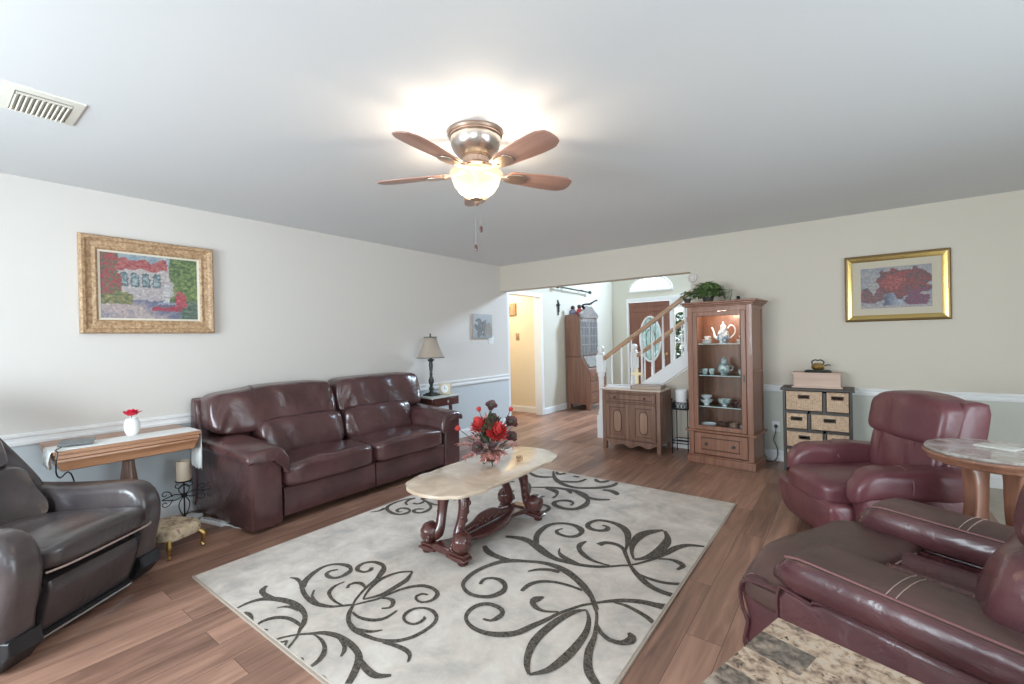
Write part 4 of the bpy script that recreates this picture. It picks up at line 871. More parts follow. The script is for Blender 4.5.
# ------------------------------------------------------------------ maroon recliner near the far wall
def maroon_recliner():
    ang = math.atan2(-0.52, -0.85)
    t = thing('recliner_chair', 'maroon leather rocker recliner facing the rug, in front of the wicker drawer chest', 'recliner', (-0.13, 3.55, 0), ang)
    t.scale = (0.96, 0.90, 1.0)
    # local: +x forward; +y = towards the camera side?
    for sy in (-1, 1):
        def f(v, p=None, sy=sy): 
            v = Vector(v); return Vector((v.x, sy*v.y, v.z))
        body = [(-0.66, 0.06), (0.0, 0.06), (0.02, 0.2), (0.03, 0.42), (-0.05, 0.44), (-0.66, 0.42)]
        a = B().slab(body, 0.30, 0.43, 0.03, 'Y', sm=False, crown=0.008, fn=f).make('armrest', MAR_L, t)
        def fa(v, p, sy=sy):
            v = Vector(v); v.z -= 0.07*max(0, (v.x+0.12)/0.2)**2; v.z += 0.006*math.sin(v.x*21+2)
            v.y += 0.01*math.sin(v.x*13); return Vector((v.x, sy*v.y, v.z))
        B().cush(-0.66, 0.075, 0.265, 0.475, 0.36, 0.545, 3.4, 18, fn=fa).make('arm_pad', MAR_L, a)
        B().tube([f(Vector((-0.22, 0.37+0.108*math.cos(q), 0.452+0.095*math.sin(q)))) for q in [PI*k/14 for k in range(-2, 15)]], 0.0035, 6).make('seam', PIPING, a)
    def fs(v, p):
        v = Vector(v); v.z += 0.02*math.cos(p.y*1.4)*max(0, p.z)+0.02*max(0, -p.x)*max(0, p.z); return v
    B().cush(-0.62, 0.17, -0.285, 0.285, 0.25, 0.415, 5, 18, fn=fs).make('seat_cushion', MAR_L, t)
    out = [(0.02, 0.05), (0.10, 0.055), (0.155, 0.16), (0.165, 0.29), (0.10, 0.31), (0.0, 0.28)]
    B().slab(out, -0.345, 0.345, 0.035, 'Y', step=0.03, crown=0.006).make('footrest', MAR_L, t)
    def bk(z): return -0.50-0.20*(z-0.4)
    def fl(v, p):
        v = Vector(v); v.x += bk(v.z)+0.006*math.sin(v.y*31+v.z*17)*max(0, p.x); return v
    B().cush(-0.08, 0.10, -0.30, 0.30, 0.38, 0.72, 4.5, 18, fn=fl).make('lumbar_cushion', MAR_L, t)
    def fu(v, p):
        v = Vector(v); v.x += bk(v.z)+0.008*math.sin(v.y*15+1)*max(0, p.x)
        v.z += (0.035*(1-p.y*p.y))*max(0, p.z); return v
    c = B().cush(-0.12, 0.125, -0.335, 0.335, 0.64, 0.90, 5.5, 20, fn=fu).make('back_cushion', MAR_L, t)
    R = [(-0.20, 0.06), (-0.02, 0.06), (0.02, 0.5), (0.0, 0.85), (-0.05, 0.90), (-0.12, 0.90), (-0.17, 0.84), (-0.18, 0.5)]
    B().slab([(x+bk(z), z) for x, z in R], -0.340, 0.340, 0.03, 'Y', step=0.04).make('back_shell', MAR_L, t)
    for q in (-0.10, 0.10):
        B().tube([(bk(z)+0.10-0.25*(z-0.6)**2, q+(0.35-abs(z-0.55))*0.2*(1 if q > 0 else -1), z) for z in (0.46, 0.52, 0.58, 0.64, 0.68)], 0.003, 6, step=0.02).make('seam', MAR_L, t)
    B().box(-0.6, 0.0, -0.3, 0.3, 0.03, 0.25).make('base_frame', BLACKP, t, bevel=0.01)
maroon_recliner()

# ------------------------------------------------------------------ big burgundy recliner, front right
def burgundy_recliner():
    ang = math.atan2(0.41, -0.91)
    t = thing('recliner_chair', 'large burgundy leather recliner with contrast piping in the near right corner', 'recliner', (-0.03, 2.325, 0), ang)
    # local +x forward, +y towards the camera side (near arm)
    hw = 0.500
    for sy in (-1, 1):
        def f(v, sy=sy): return Vector((v[0]+(0.05 if sy < 0 else 0), sy*v[1], v[2]+(0.02 if sy < 0 and v[2] > 0.2 else 0)))
        side = [(-0.86, 0.05), (-0.01, 0.05), (-0.005, 0.36), (-0.03, 0.395), (-0.12, 0.385), (-0.16, 0.405), (-0.86, 0.395)]
        a = B().slab(side, 0.28, hw-0.012, 0.02, 'Y', sm=False, crown=0.004, fn=lambda v, f=f: f(v)).make('armrest', BUR_L, t)
        B().tube([f(p) for p in ((-0.86, hw-0.022, 0.398), (-0.5, hw-0.022, 0.398), (-0.16, hw-0.022, 0.406), (-0.12, hw-0.022, 0.388), (-0.03, hw-0.024, 0.396), (0.0, hw-0.026, 0.36), (-0.005, hw-0.022, 0.06))], 0.006, 6, step=0.02).make('side_piping', PIPING if False else BUR_L, a)
        # pillow arm: nose at the front, sides burgundy, top panel worn brown
        def top(x): return 0.525-0.055*max(0, (x+0.10)/0.16)**2 if x > -0.10 else 0.525+0.012*math.sin((x+0.10)*2.2)
        st = 26; R = []
        for i in range(st+1):
            x = 0.035-0.90*i/st; zt = top(x); zb = 0.385; e = min(1, i/3.0)
            e = math.sin(e*PI/2) if i < 3 else 1
            h = (zt-zb)*(0.35+0.65*e); zc = (zt+zb)/2-0.02*(1-e); wd = 0.138*(0.55+0.45*e); yc = 0.365
            ring = []
            for k in range(20):
                q = 2*PI*k/20; c_, s_ = math.cos(q), math.sin(q)
                ring.append(f((x, yc+wd*math.copysign(abs(c_)**0.75, c_), zc+h/2*math.copysign(abs(s_)**0.72, s_)*1.05+(0.012 if s_ > 0.3 else 0))))
            R.append(ring)
        b = B(); b.rings(R)
        for fc in b.bm.faces:
            c = fc.calc_center_median()
            fc.material_index = 1 if c.z > 0.495 and abs(abs(c.y)-0.365) < 0.118 else 0
        pd = b.make('arm_pad', [BUR_L, BUR_T], a, ang=80)
        for yy in (0.365+sy*0.112,):
            B().tube([f((x, 0.365+(yy-0.365)*(0.70 if x > 0.02 else 0.92 if x > -0.01 else 1.0), top(x)+0.002-(0.012 if x > 0.02 else 0.004 if x > -0.01 else 0))) for x in (-0.03, -0.05, -0.08, -0.15, -0.3, -0.45, -0.6, -0.75, -0.86)], 0.0040, 6, step=0.02).make('piping', PIPING, pd)
        for xx in (-0.33, -0.355):
            B().tube([f((xx, 0.365+u, top(xx)+0.0155-abs(u)**2*1.0)) for u in (-0.105, -0.055, 0, 0.055, 0.105)], 0.0016, 6, step=0.02).make('stitching', STITCH, pd)
    # seat with a channel between the arms
    def fs(v, p):
        v = Vector(v); v.z += 0.012*math.sin(v.y*38)*max(0, p.z)*(1 if v.x < -0.1 else 0); return v
    B().cush(-0.75, 0.00, -0.27, 0.27, 0.25, 0.425, 6, 18, fn=fs).make('seat_cushion', BUR_L, t)
    # chaise front: a wide padded footrest standing proud of the arms
    def ff(v, p):
        v = Vector(v); v.z -= 0.045*max(0, (v.x-0.05)/0.2)**2*max(0, p.z) if v.x > 0.0 else 0
        v.z -= 0.09*max(0, abs(v.y)-0.27)/0.2*max(0, p.z)
        v.z += 0.010*math.sin(v.y*9)*max(0, p.z); return v
    c = B().cush(-0.17, 0.185, -0.47, 0.47, 0.25, 0.455, 6, 20, fn=ff).make('chaise_cushion', BUR_T, t)
    B().tube([(-0.168, -0.20, 0.415), (-0.168, 0.0, 0.418), (-0.168, 0.20, 0.415)], 0.0035, 6, step=0.02).make('seam', STITCH, c)
    out = [(0.0, 0.05), (0.13, 0.055), (0.155, 0.12), (0.145, 0.2), (0.17, 0.29), (0.165, 0.35), (0.10, 0.37), (0.0, 0.33)]
    fr = B().slab(out, -0.455, 0.455, 0.035, 'Y', step=0.03, crown=0.004).make('footrest', BUR_L, t)
    for sy in (-1, 1):
        B().tube([(0.0, sy*0.462, 0.37), (0.11, sy*0.464, 0.36), (0.155, sy*0.462, 0.32), (0.15, sy*0.458, 0.23), (0.13, sy*0.458, 0.19), (0.145, sy*0.458, 0.10), (0.12, sy*0.455, 0.05)], 0.008, 6, step=0.02).make('piping', BUR_L, fr)
    # back with rolled lower cushion and head roll
    def bk(z): return -0.625-0.25*(z-0.4)
    def f1(v, p):
        v = Vector(v); v.x += bk(v.z)+0.010*math.sin(v.y*34)*max(0, p.x)*(1-abs(p.z)); return v
    B().cush(-0.10, 0.20, -0.40, 0.40, 0.42, 0.74, 3.2, 20, fn=f1).make('lumbar_cushion', BUR_L, t)
    c = B().cush(-0.12, 0.18, -0.42, 0.42, 0.70, 1.00, 3.5, 20, fn=f1).make('back_cushion', BUR_L, t)
    B().slab([(x+bk(z), z) for x, z in ((-0.22, 0.06), (-0.02, 0.06), (0.02, 0.5), (0.0, 0.92), (-0.06, 1.0), (-0.16, 0.98), (-0.2, 0.5))], -0.39, 0.39, 0.035, 'Y', step=0.04).make('back_shell', BUR_L, t)
    B().tube([(bk(0.45)+0.19, -0.31, 0.47), (bk(0.45)+0.215, -0.2, 0.445), (bk(0.45)+0.22, 0, 0.44), (bk(0.45)+0.215, 0.2, 0.445), (bk(0.45)+0.19, 0.31, 0.47)], 0.005, 6, step=0.02).make('piping', PIPING, c)
    B().box(-0.8, 0.02, -0.29, 0.29, 0.02, 0.28).make('base_frame', BLACKP, t, bevel=0.01)
burgundy_recliner()

# ------------------------------------------------------------------ granite-topped table in the near right corner
t = thing('granite_table', 'small table with a brown speckled granite top in the near right corner', 'table', (-0.152, 1.275, 0), -0.29)
B().slab([(0, 0), (0.0, -0.62), (0.50, -0.62), (0.50, 0)], 0.585, 0.62, 0.004, 'Z', sm=False).make('table_top', GRAN, t)
B().box(0.03, 0.47, -0.59, -0.03, 0.50, 0.585).make('apron', SIDEW, t, bevel=0.004)
for x in (0.05, 0.45):
    for y in (-0.57, -0.05): B().lathe([(0.022, 0.0), (0.026, 0.02), (0.018, 0.05), (0.024, 0.3), (0.026, 0.44), (0.026, 0.50)], (x, y, 0), 12).make('leg', SIDEW, t)
B().box(0.04, 0.46, -0.58, -0.04, 0.15, 0.17).make('shelf', SIDEW, t)

# ------------------------------------------------------------------ round marble-topped table
def round_table():
    zt = 0.73; R0 = 0.262
    t = thing('round_table', 'round oak table with grey marble top and flared legs beside the maroon recliner', 'table', (0.567, 3.18, 0), 0.61)
    B().lathe([(0.0, -0.018), (R0-0.006, -0.018), (R0, -0.012), (R0, -0.003), (R0-0.004, 0), (0, 0.0)], (0, 0, zt), 56).make('marble_top', GMARB, t)
    B().lathe([(0.0, -0.018), (R0+0.004, -0.018), (R0+0.008, -0.028), (R0+0.003, -0.040), (R0-0.006, -0.044), (R0-0.012, -0.062), (R0-0.03, -0.070), (0, -0.075)], (0, 0, zt+0.001), 56).make('rim', TABW, t)
    for k in range(4):
        a = PI/2*k
        M = Rz(a)
        pro = [(0.06, 0.655), (0.150, 0.655), (0.142, 0.62), (0.130, 0.55), (0.130, 0.46), (0.142, 0.36), (0.168, 0.22), (0.215, 0.06), (0.235, 0.0), (0.150, 0.0), (0.13, 0.06), (0.092, 0.22), (0.072, 0.36), (0.062, 0.46), (0.06, 0.58)]
        B().slab(pro, -0.034, 0.034, 0.010, 'Y', step=0.03).xf(M).make('leg', TABW, t)
    B().lathe([(0.0, 0.10), (0.10, 0.10), (0.105, 0.115), (0.10, 0.13), (0.0, 0.13)], n=24).make('hub', TABW, t)
    tag(B().slab([(-0.075, -0.05), (0.075, -0.05), (0.075, 0.05), (-0.075, 0.05)], zt+0.0005, zt+0.010, 0.003, 'Z', sm=False).xf(T(0.585, 3.23, 0) @ Rz(-0.55) @ T(0, 0, 0)).make('coaster_slab', plain('pale_stone', (0.66, 0.64, 0.60), 0.5)), 'pale rectangular slab lying flat on the round marble table', 'coaster')
round_table()

# ------------------------------------------------------------------ coffee table
def coffee_table():
    cx, cy = -1.97, 2.33; zt = 0.46
    t = thing('coffee_table', 'oval cream marble coffee table on a carved dark cherry pedestal base', 'table', (cx, cy, RT))
    zt -= RT
    half = [(0.0, 0.625), (0.13, 0.600), (0.19, 0.550), (0.225, 0.53), (0.255, 0.44), (0.275, 0.35), (0.262, 0.30), (0.270, 0.20), (0.275, 0.0)]
    q = half + [(x, -y) for x, y in half[::-1][1:]]
    out = q + [(-x, y) for x, y in q[::-1][1:-1]]
    B().slab(out, zt-0.022, zt, 0.007, 'Z', step=0.02, n=4).make('marble_top', MARB, t)
    B().slab([(x*0.72, y*0.80) for x, y in out], zt-0.045, zt-0.022, 0.004, 'Z', step=0.03).make('apron', DARKW, t)
    for sy in (-1, 1):
        y = sy*0.395-0.035
        tr = B()
        tr.lathe([(0.0, 0), (0.018, 0.012), (0.026, 0.03), (0.016, 0.05), (0.028, 0.06), (0.018, 0.075)], (0, y-sy*0.10, zt-0.13), 16)
        tr.box(-0.07, 0.07, y-sy*0.10-0.022, y-sy*0.10+0.022, zt-0.075, zt-0.045)
        tr.make('drop_finial', DARKW, t, bevel=0.004)
        for sx in (-1, 1):
            l = B()
            l.tube([(sx*x, y+sy*dy, z) for x, dy, z in ((0.040, -0.10, zt-0.045), (0.070, -0.10, zt-0.075), (0.088, -0.085, zt-0.14), (0.085, -0.065, zt-0.22), (0.078, -0.045, zt-0.28), (0.090, -0.03, 0.12), (0.12, -0.02, 0.095))], [0.028, 0.037, 0.034, 0.030, 0.031, 0.036, 0.026], 12, step=0.015)
            # carved leaves climbing the leg
            for k in range(9):
                z = zt-0.10-0.025*k; l.ell((sx*(0.108-0.0022*k), y-sy*(0.098-0.006*k)-0.020+0.04*(k % 2), z), (0.013, 0.013, 0.017), 6)
            lg = l.make('leg', DARKW, t)
            bl = B(); n = 28; R = []
            for i in range(1, 12):
                a = -PI/2+PI*i/12; ring = []
                for k in range(n):
                    b_ = 2*PI*k/n; rr = 0.062*(1+0.07*abs(math.sin(b_*4))); ring.append((sx*(0.135)+rr*math.sin(a)*0.9, y-sy*0.012+rr*math.cos(a)*math.cos(b_), 0.124+rr*math.cos(a)*math.sin(b_)))
                R.append(ring)
            bl.rings(R)
            for k in range(7):
                a = PI*k/6; bl.ell((sx*0.10, y+0.04*math.cos(a), 0.10+0.035*math.sin(a)), (0.014, 0.015, 0.015), 6)
            bl.make('carved_ball', DARKW, lg)
            f = B(); f.slab([(sx*0.05, 0.055), (sx*0.175, 0.050), (sx*0.19, 0.040), (sx*0.185, 0.028), (sx*0.13, 0.026), (sx*0.05, 0.035)], y-0.042, y+0.042, 0.006, 'Y', sm=False)
            f.slab([(sx*0.07, 0.070), (sx*0.175, 0.066), (sx*0.185, 0.052), (sx*0.07, 0.054)], y-0.030, y+0.030, 0.004, 'Y', sm=False)
            f.lathe([(0.018, 0.0), (0.030, 0.006), (0.032, 0.014), (0.018, 0.020), (0.022, 0.030)], (sx*0.150, y, 0), 16)
            f.make('foot', DARKW, lg)
        c = B().box(-0.07, 0.07, y-0.035, y+0.035, 0.04, 0.085); c.make('trestle_block', DARKW, t, bevel=0.008)
    # waisted stretcher shelf with a pierced carved panel
    st = [(-0.085, -0.38), (-0.06, -0.30), (-0.05, -0.22), (-0.09, -0.12), (-0.10, 0.0), (-0.09, 0.12), (-0.05, 0.22), (-0.06, 0.30), (-0.085, 0.38), (0.085, 0.38), (0.06, 0.30), (0.05, 0.22), (0.09, 0.12), (0.10, 0.0), (0.09, -0.12), (0.05, -0.22), (0.06, -0.30), (0.085, -0.38)]
    B().slab([(x, y-0.035) for x, y in st], 0.045, 0.072, 0.008, 'Z', step=0.03).make('stretcher', DARKW, t)
    p = B(); p.slab([(-0.26, 0.085), (-0.24, 0.12), (-0.14, 0.135), (-0.06, 0.165), (0.06, 0.165), (0.14, 0.135), (0.24, 0.12), (0.26, 0.085)], -0.010, 0.010, 0.004, 'X', step=0.03)
    p.xf(T(0, -0.035, 0)); rn = random.Random(5)
    for k in range(26):
        yy = -0.22+0.44*(k/25); h = 0.095+0.045*(1-abs(yy)/0.24)*rn.random()
        for sx in (-1, 1): p.ell((sx*0.012, yy-0.035, h), (0.008, 0.012, 0.012), 6)
    p.make('carved_panel', DARKW, t)
coffee_table()

def flowers():
    z0 = 0.4605
    X, Y = -1.995, 2.385
    st = thing('wire_stand', 'small black wire stand holding the flower bowl on the coffee table', 'stand', (X, Y, z0))
    b = B(); n = 28
    b.tube([(0.062*math.cos(2*PI*k/n), 0.062*math.sin(2*PI*k/n), 0.045) for k in range(n)], 0.0032, 6, closed=True)
    for k in range(3):
        a = 2*PI*k/3-0.7; c, s_ = math.cos(a), math.sin(a)
        b.tube([(c*r, s_*r, z) for r, z in ((0.062, 0.045), (0.055, 0.028), (0.035, 0.018), (0.045, 0.006), (0.058, 0.004), (0.06, 0.014))], 0.003, 6, step=0.008)
        b.tube([(c*r, s_*r, z) for r, z in ((0.062, 0.045), (0.074, 0.052), (0.078, 0.044), (0.070, 0.040))], 0.003, 6, step=0.008)
        b.tube([(0, 0, 0.020), (c*0.036, s_*0.036, 0.018)], 0.003, 6)
    b.make('wire_frame', IRON, st)
    t = thing('flower_arrangement', 'arrangement of red and dark plum artificial flowers in a brown bowl on the coffee table', 'flowers', (X, Y, z0+0.023))
    B().lathe([(0.0, 0.0), (0.03, 0.0), (0.055, 0.02), (0.076, 0.05), (0.080, 0.065), (0.074, 0.066), (0.06, 0.05), (0.0, 0.045)], n=28).make('bowl', ramp_noise('brown_basket', [(0.3, (0.16, 0.05, 0.03)), (0.7, (0.36, 0.15, 0.09))], 40, 4, 0.6, 0.5), t)
    # right vector of the picture is (0.8,0.6); spread the blooms around the bowl in 3-D
    def pos(u, v, d): return Vector((u*0.8-d*0.6, u*0.6+d*0.8, v))
    def bloom(u, v, d, R, kind, mat, nm='flower'):
        R *= 1.30 if kind == 'peony' else 1.3; c = pos(u, v, d); b = B(); out = (c-Vector((0, 0, 0.05))).normalized()
        if kind == 'open': out = (out*0.6+Vector((0.6, -0.8, 0.25))).normalized()
        if kind == 'peony':
            N = 84
            for k in range(N):
                f = k/N; th = k*2.39996; ph = 0.15+1.75*f
                q = out.orthogonal().normalized(); w_ = out.cross(q)
                dr = out*math.cos(ph)+(q*math.cos(th)+w_*math.sin(th))*math.sin(ph)
                b.leaf(c+dr*R*0.18, dr, out, R*(0.70+0.2*((k*7) % 5)/5), R*0.38, -0.3, 3)
        elif kind == 'cup':
            for k in range(12):
                th = k*2.39996; ph = 0.35+0.55*(k/12)
                q = out.orthogonal().normalized(); w_ = out.cross(q)
                dr = out*math.cos(ph)+(q*math.cos(th)+w_*math.sin(th))*math.sin(ph)
                b.leaf(c+dr*R*0.05, dr, out, R*1.0, R*0.7, -0.2, 4)
        else:
            for k in range(16):
                th = k*2.39996; q = out.orthogonal().normalized(); w_ = out.cross(q)
                dr = out*0.25+(q*math.cos(th)+w_*math.sin(th))
                b.leaf(c, dr, out, R*(0.70+0.15*(k % 2)), R*0.85, 0.15 if k % 2 else -0.25, 3)
        o = b.make(nm, mat, t, normals=False)
        if kind == 'open': B().ell(c+out*R*0.12, (R*0.25,)*3, 8).make('flower_centre', LEAFD, o)
        s_ = B().tube([(0, 0, 0.05), tuple(c*0.6+Vector((0, 0, 0.02))), tuple(c)], 0.0025, 5, step=0.03).make('stem', LEAFD, o)
    bloom(-0.065, 0.235, -0.02, 0.065, 'peony', RED); bloom(0.045, 0.195, -0.06, 0.070, 'peony', RED)
    bloom(0.015, 0.20, 0.08, 0.055, 'peony', RED)
    bloom(-0.21, 0.215, 0.02, 0.032, 'cup', RED); bloom(-0.075, 0.335, 0.04, 0.030, 'cup', RED); bloom(0.135, 0.335, 0.03, 0.028, 'cup', RED)
    bloom(0.01, 0.385, 0.0, 0.042, 'open', PLUM); bloom(0.02, 0.30, -0.02, 0.038, 'open', PLUM); bloom(0.145, 0.265, 0.02, 0.048, 'open', PLUM)
    bloom(0.145, 0.17, -0.01, 0.042, 'open', PLUM); bloom(-0.085, 0.115, -0.07, 0.048, 'open', PLUM); bloom(0.012, 0.125, -0.07, 0.03, 'open', PLUM); bloom(-0.02, 0.20, 0.02, 0.04, 'open', PLUM)
    b = B(); rn = random.Random(9)
    for (u, v, d) in ((-0.20, 0.13, -0.03), (-0.17, 0.05, -0.06), (-0.13, 0.16, 0.0), (-0.05, 0.03, -0.10), (0.05, 0.04, -0.10), (0.0, 0.06, -0.11), (-0.03, 0.31, 0.02), (0.18, 0.11, 0.0), (0.10, 0.07, -0.07)):
        tip = pos(u, v, d); base = Vector((0, 0, 0.06)); b.tube([base, (base+tip)/2+Vector((0, 0, 0.03)), tip], 0.0018, 5, step=0.02)
        for k in range(22):
            f = 0.35+0.65*k/21; p = base.lerp(tip, f)+Vector((0, 0, 0.03*4*f*(1-f)*0.5))
            dr = (tip-base).normalized()+Vector((rn.uniform(-1, 1), rn.uniform(-1, 1), rn.uniform(-0.8, 0.8))); b.leaf(p, dr, (0, 0, 1), rn.uniform(0.03, 0.055), 0.015, 0.2, 2)
    b.make('pink_foliage', PINK, t, normals=False)
    b = B()
    for k in range(150):
        a = rn.uniform(0, 2*PI); el = rn.uniform(0.0, 1.4); r = rn.uniform(0.06, 0.15)
        p = Vector((r*math.cos(a)*math.cos(el), r*math.sin(a)*math.cos(el), 0.08+r*math.sin(el)*1.5)); b.leaf(p, p-Vector((0, 0, 0.03)), (0, 0, 1), 0.05, 0.026, 0.3, 3)
    b.make('dark_foliage', LEAFD, t, normals=False)
flowers()
tag(B().lathe([(0.0, 0), (0.022, 0), (0.026, 0.03), (0.022, 0.034), (0.019, 0.03), (0.0, 0.006)], (-1.88, 2.56, 0.461), 20).make('votive_cup', pane('votive_glass', (0.85, 0.78, 0.70), 0.5)), 'small clear votive cup behind the flower arrangement on the coffee table', 'cup')

# ------------------------------------------------------------------ display cabinet, turned a little towards the room
CA = -0.09
CM = T(-1.385, 4.90, 0) @ Rz(CA)
EDGE = plain('pale_glass_edge', (0.62, 0.70, 0.68), 0.2)
def cabinet():
    t = thing('display_cabinet', 'tall oak display cabinet with a glazed door and one drawer against the far wall', 'cabinet', (-1.385, 4.90, 0), CA)
    W, D, H = 0.66, 0.40, 1.665
    b = B()
    b.box(0.02, 0.045, 0.02, D, 0.33, H-0.05).box(0.02, 0.045, 0.02, D, 0.08, 0.33)
    b.box(0.045, W-0.045, D-0.02, D, 0.08, H-0.05).box(0.02, W-0.02, 0.02, D, 0.31, 0.335).box(0.02, W-0.02, 0.02, D, H-0.06, H-0.03)
    b.box(0.045, W-0.045, 0.03, D-0.02, 0.08, 0.10)
    # face frame
    b.box(0.02, 0.075, 0.0, 0.022, 0.33, H-0.05).box(W-0.075, W-0.02, 0.0, 0.022, 0.33, H-0.05).box(0.075, W-0.075, 0.0, 0.022, H-0.10, H-0.05)
    b.box(W-0.045, W-0.02, 0.02, 0.06, 0.08, H-0.05).box(W-0.045, W-0.02, D-0.04, D, 0.08, H-0.05).box(W-0.045, W-0.02, 0.06, D-0.04, 0.08, 0.335).box(W-0.045, W-0.02, 0.06, D-0.04, 0.94, 0.97).box(W-0.045, W-0.02, 0.06, D-0.04, H-0.09, H-0.05)
    b.box(W-0.036, W-0.028, 0.06, D-0.04, 0.33, H-0.05)
    b.make('body', CABW, t, bevel=0.002)
    b = B()
    for x0, x1, y0, z0, z1 in ((-0.0, W, -0.015, H-0.05, H-0.035), (-0.02, W+0.02, -0.035, H-0.035, H-0.018), (-0.035, W+0.035, -0.05, H-0.018, H)): b.box(x0, x1, y0, D+0.005, z0, z1)
    b.make('cornice', CABW, t, bevel=0.005)
    B().box(-0.01, W+0.01, -0.03, D+0.003, 0.325, 0.35).make('waist_moulding', CABW, t, bevel=0.009)
    b = B().box(0.0, W, -0.02, D, 0, 0.075).box(0.01, W-0.01, -0.012, D, 0.075, 0.09); b.make('plinth', CABW, t, bevel=0.006)
    b = B(); b.box(0.02, 0.07, -0.005, 0.025, 0.09, 0.325).box(W-0.07, W-0.02, -0.005, 0.025, 0.09, 0.325); b.make('drawer_stile', CABW, t, bevel=0.003)
    d = B().box(0.075, W-0.075, -0.008, 0.02, 0.10, 0.318).make('drawer', CABW, t, bevel=0.004)
    b = B(); b.tube([(0.15, -0.010, 0.15), (W-0.15, -0.010, 0.15), (W-0.15, -0.010, 0.27), (0.15, -0.010, 0.27)], 0.006, 6, closed=True); b.make('drawer_moulding', CABD, d)
    for x in (0.20, W-0.20): B().lathe([(0.006, 0), (0.006, -0.012), (0.016, -0.018), (0.014, -0.028), (0, -0.032)], (x, -0.008, 0.21), 14, 'Y').make('knob', BRONZE, d)
    # glazed door
    b = B(); x0, x1, z0, z1 = 0.078, W-0.078, 0.352, H-0.102
    f = 0.045
    b.box(x0, x0+f, -0.008, 0.018, z0, z1).box(x1-f, x1, -0.008, 0.018, z0, z1).box(x0+f, x1-f, -0.008, 0.018, z1-f, z1).box(x0+f, x1-f, -0.008, 0.018, z0, z0+f)
    d = b.make('door', CABW, t, bevel=0.004)
    B().box(x0+f, x1-f, 0.003, 0.006, z0+f, z1-f).make('door_glass', PANE, d)
    B().tube([(x0+f, -0.010, z0+f), (x1-f, -0.010, z0+f), (x1-f, -0.010, z1-f), (x0+f, -0.010, z1-f)], 0.004, 6, closed=True).make('door_moulding', CABD, d)
    B().box(x1-0.022, x1-0.012, -0.016, -0.008, 0.86, 0.93).make('door_latch', BRONZE, d)
    for z in (0.59, 0.91, 1.235): B().box(0.047, W-0.047, 0.03, D-0.022, z-0.006, z).make('glass_shelf', SHELFG, t); B().box(0.047, W-0.047, 0.026, 0.0299, z-0.007, z+0.001).make('shelf_edge', EDGE, t)
    m, n, l, p, o = new_mat('cabinet_lamp'); p.inputs['Emission Color'].default_value = (1, 0.75, 0.5, 1); p.inputs['Emission Strength'].default_value = 3.5
    B().slab([(0.18, 0.05), (W-0.18, 0.05), (W-0.18, 0.10), (0.18, 0.10)], H-0.085, H-0.062, 0.006, 'Z', sm=False).make('cabinet_light', m, t)
cabinet()
bulb('cabinet_lamp_light', tuple(CM @ Vector((0.33, 0.12, 1.555))), 2.6, (1.0, 0.82, 0.62), 0.05)
def inC(x, y, z): return tuple(CM @ Vector((x, y, z)))
def put(name, label, cat, p, z, group=None): return thing(name, label, cat, inC(p[0], p[1], z), CA, group)
SH = (0.59, 0.91, 1.235); FLC = 0.336
def teapot():
    t = put('teapot', 'tall white and blue teapot with looped handle on the top glass shelf of the cabinet', 'teapot', (0.33, 0.16), SH[2])
    B().lathe([(0, 0), (0.045, 0), (0.04, 0.012), (0.058, 0.04), (0.064, 0.075), (0.05, 0.115), (0.032, 0.15), (0.030, 0.165), (0, 0.166)], n=28).make('body', CHINA, t)
    B().lathe([(0.032, 0.166), (0.026, 0.185), (0.012, 0.198), (0.013, 0.21), (0.006, 0.222), (0, 0.224)], n=20).make('lid', CHINA, t)
    B().tube([(-0.05, 0, 0.05), (-0.085, 0, 0.07), (-0.095, 0, 0.12), (-0.115, 0, 0.17)], [0.018, 0.014, 0.010, 0.009], 10, step=0.015).make('spout', CERAM, t)
    B().tube([(0.045, 0, 0.05), (0.085, 0, 0.07), (0.115, 0, 0.12), (0.105, 0, 0.17), (0.07, 0, 0.185), (0.045, 0, 0.155)], 0.007, 10, step=0.015).make('handle', CERAM, t)
teapot()
def plate(p, z, r, label, group):
    t = tag(B().lathe([(0, 0), (r*0.6, 0), (r, 0.012), (r, 0.015), (r*0.6, 0.005), (0, 0.004)], inC(p[0], p[1], z), 28).make('saucer', CERAM), label, 'saucer', group); return t
def cup(x, y, z, label, mat, group=None, r=0.032, h=0.05, nm='tea_cup', handle=1):
    t = put(nm, label, 'cup', (x, y), z, group)
    B().lathe([(0, 0), (r*0.55, 0), (r*0.6, 0.006), (r*0.9, h*0.5), (r, h), (r*0.93, h), (r*0.8, h*0.5), (0, 0.01)], n=22).make('body', mat, t)
    if handle: B().tube([(handle*r*0.9, 0, h*0.85), (handle*r*1.5, 0, h*0.8), (handle*r*1.45, 0, h*0.4), (handle*r*0.8, 0, h*0.25)], 0.0035, 8, step=0.01).make('handle', mat, t)
    return t
for k in range(3): plate((0.165, 0.15), SH[2]+0.001+0.014*k, 0.052, 'white saucer in the stack left of the teapot on the top cabinet shelf', 'saucers left of the teapot')
for k in range(3): plate((0.505, 0.15), SH[2]+0.001+0.014*k, 0.050, 'white saucer in the stack right of the teapot on the top cabinet shelf', 'saucers right of the teapot')
cup(0.165, 0.15, SH[2]+0.047, 'white cup on top of the saucer stack left of the teapot', CERAM, r=0.028, h=0.032)
cup(0.505, 0.15, SH[2]+0.047, 'white cup on top of the saucer stack right of the teapot', CERAM, r=0.026, h=0.032)
t = put('lidded_jar', 'green and white china jar with lid in the middle of the second cabinet shelf', 'jar', (0.33, 0.16), SH[1])
B().lathe([(0, 0), (0.035, 0), (0.03, 0.01), (0.055, 0.035), (0.062, 0.065), (0.055, 0.095), (0.034, 0.11), (0.034, 0.115), (0, 0.115)], n=26).make('body', CHINAG, t)
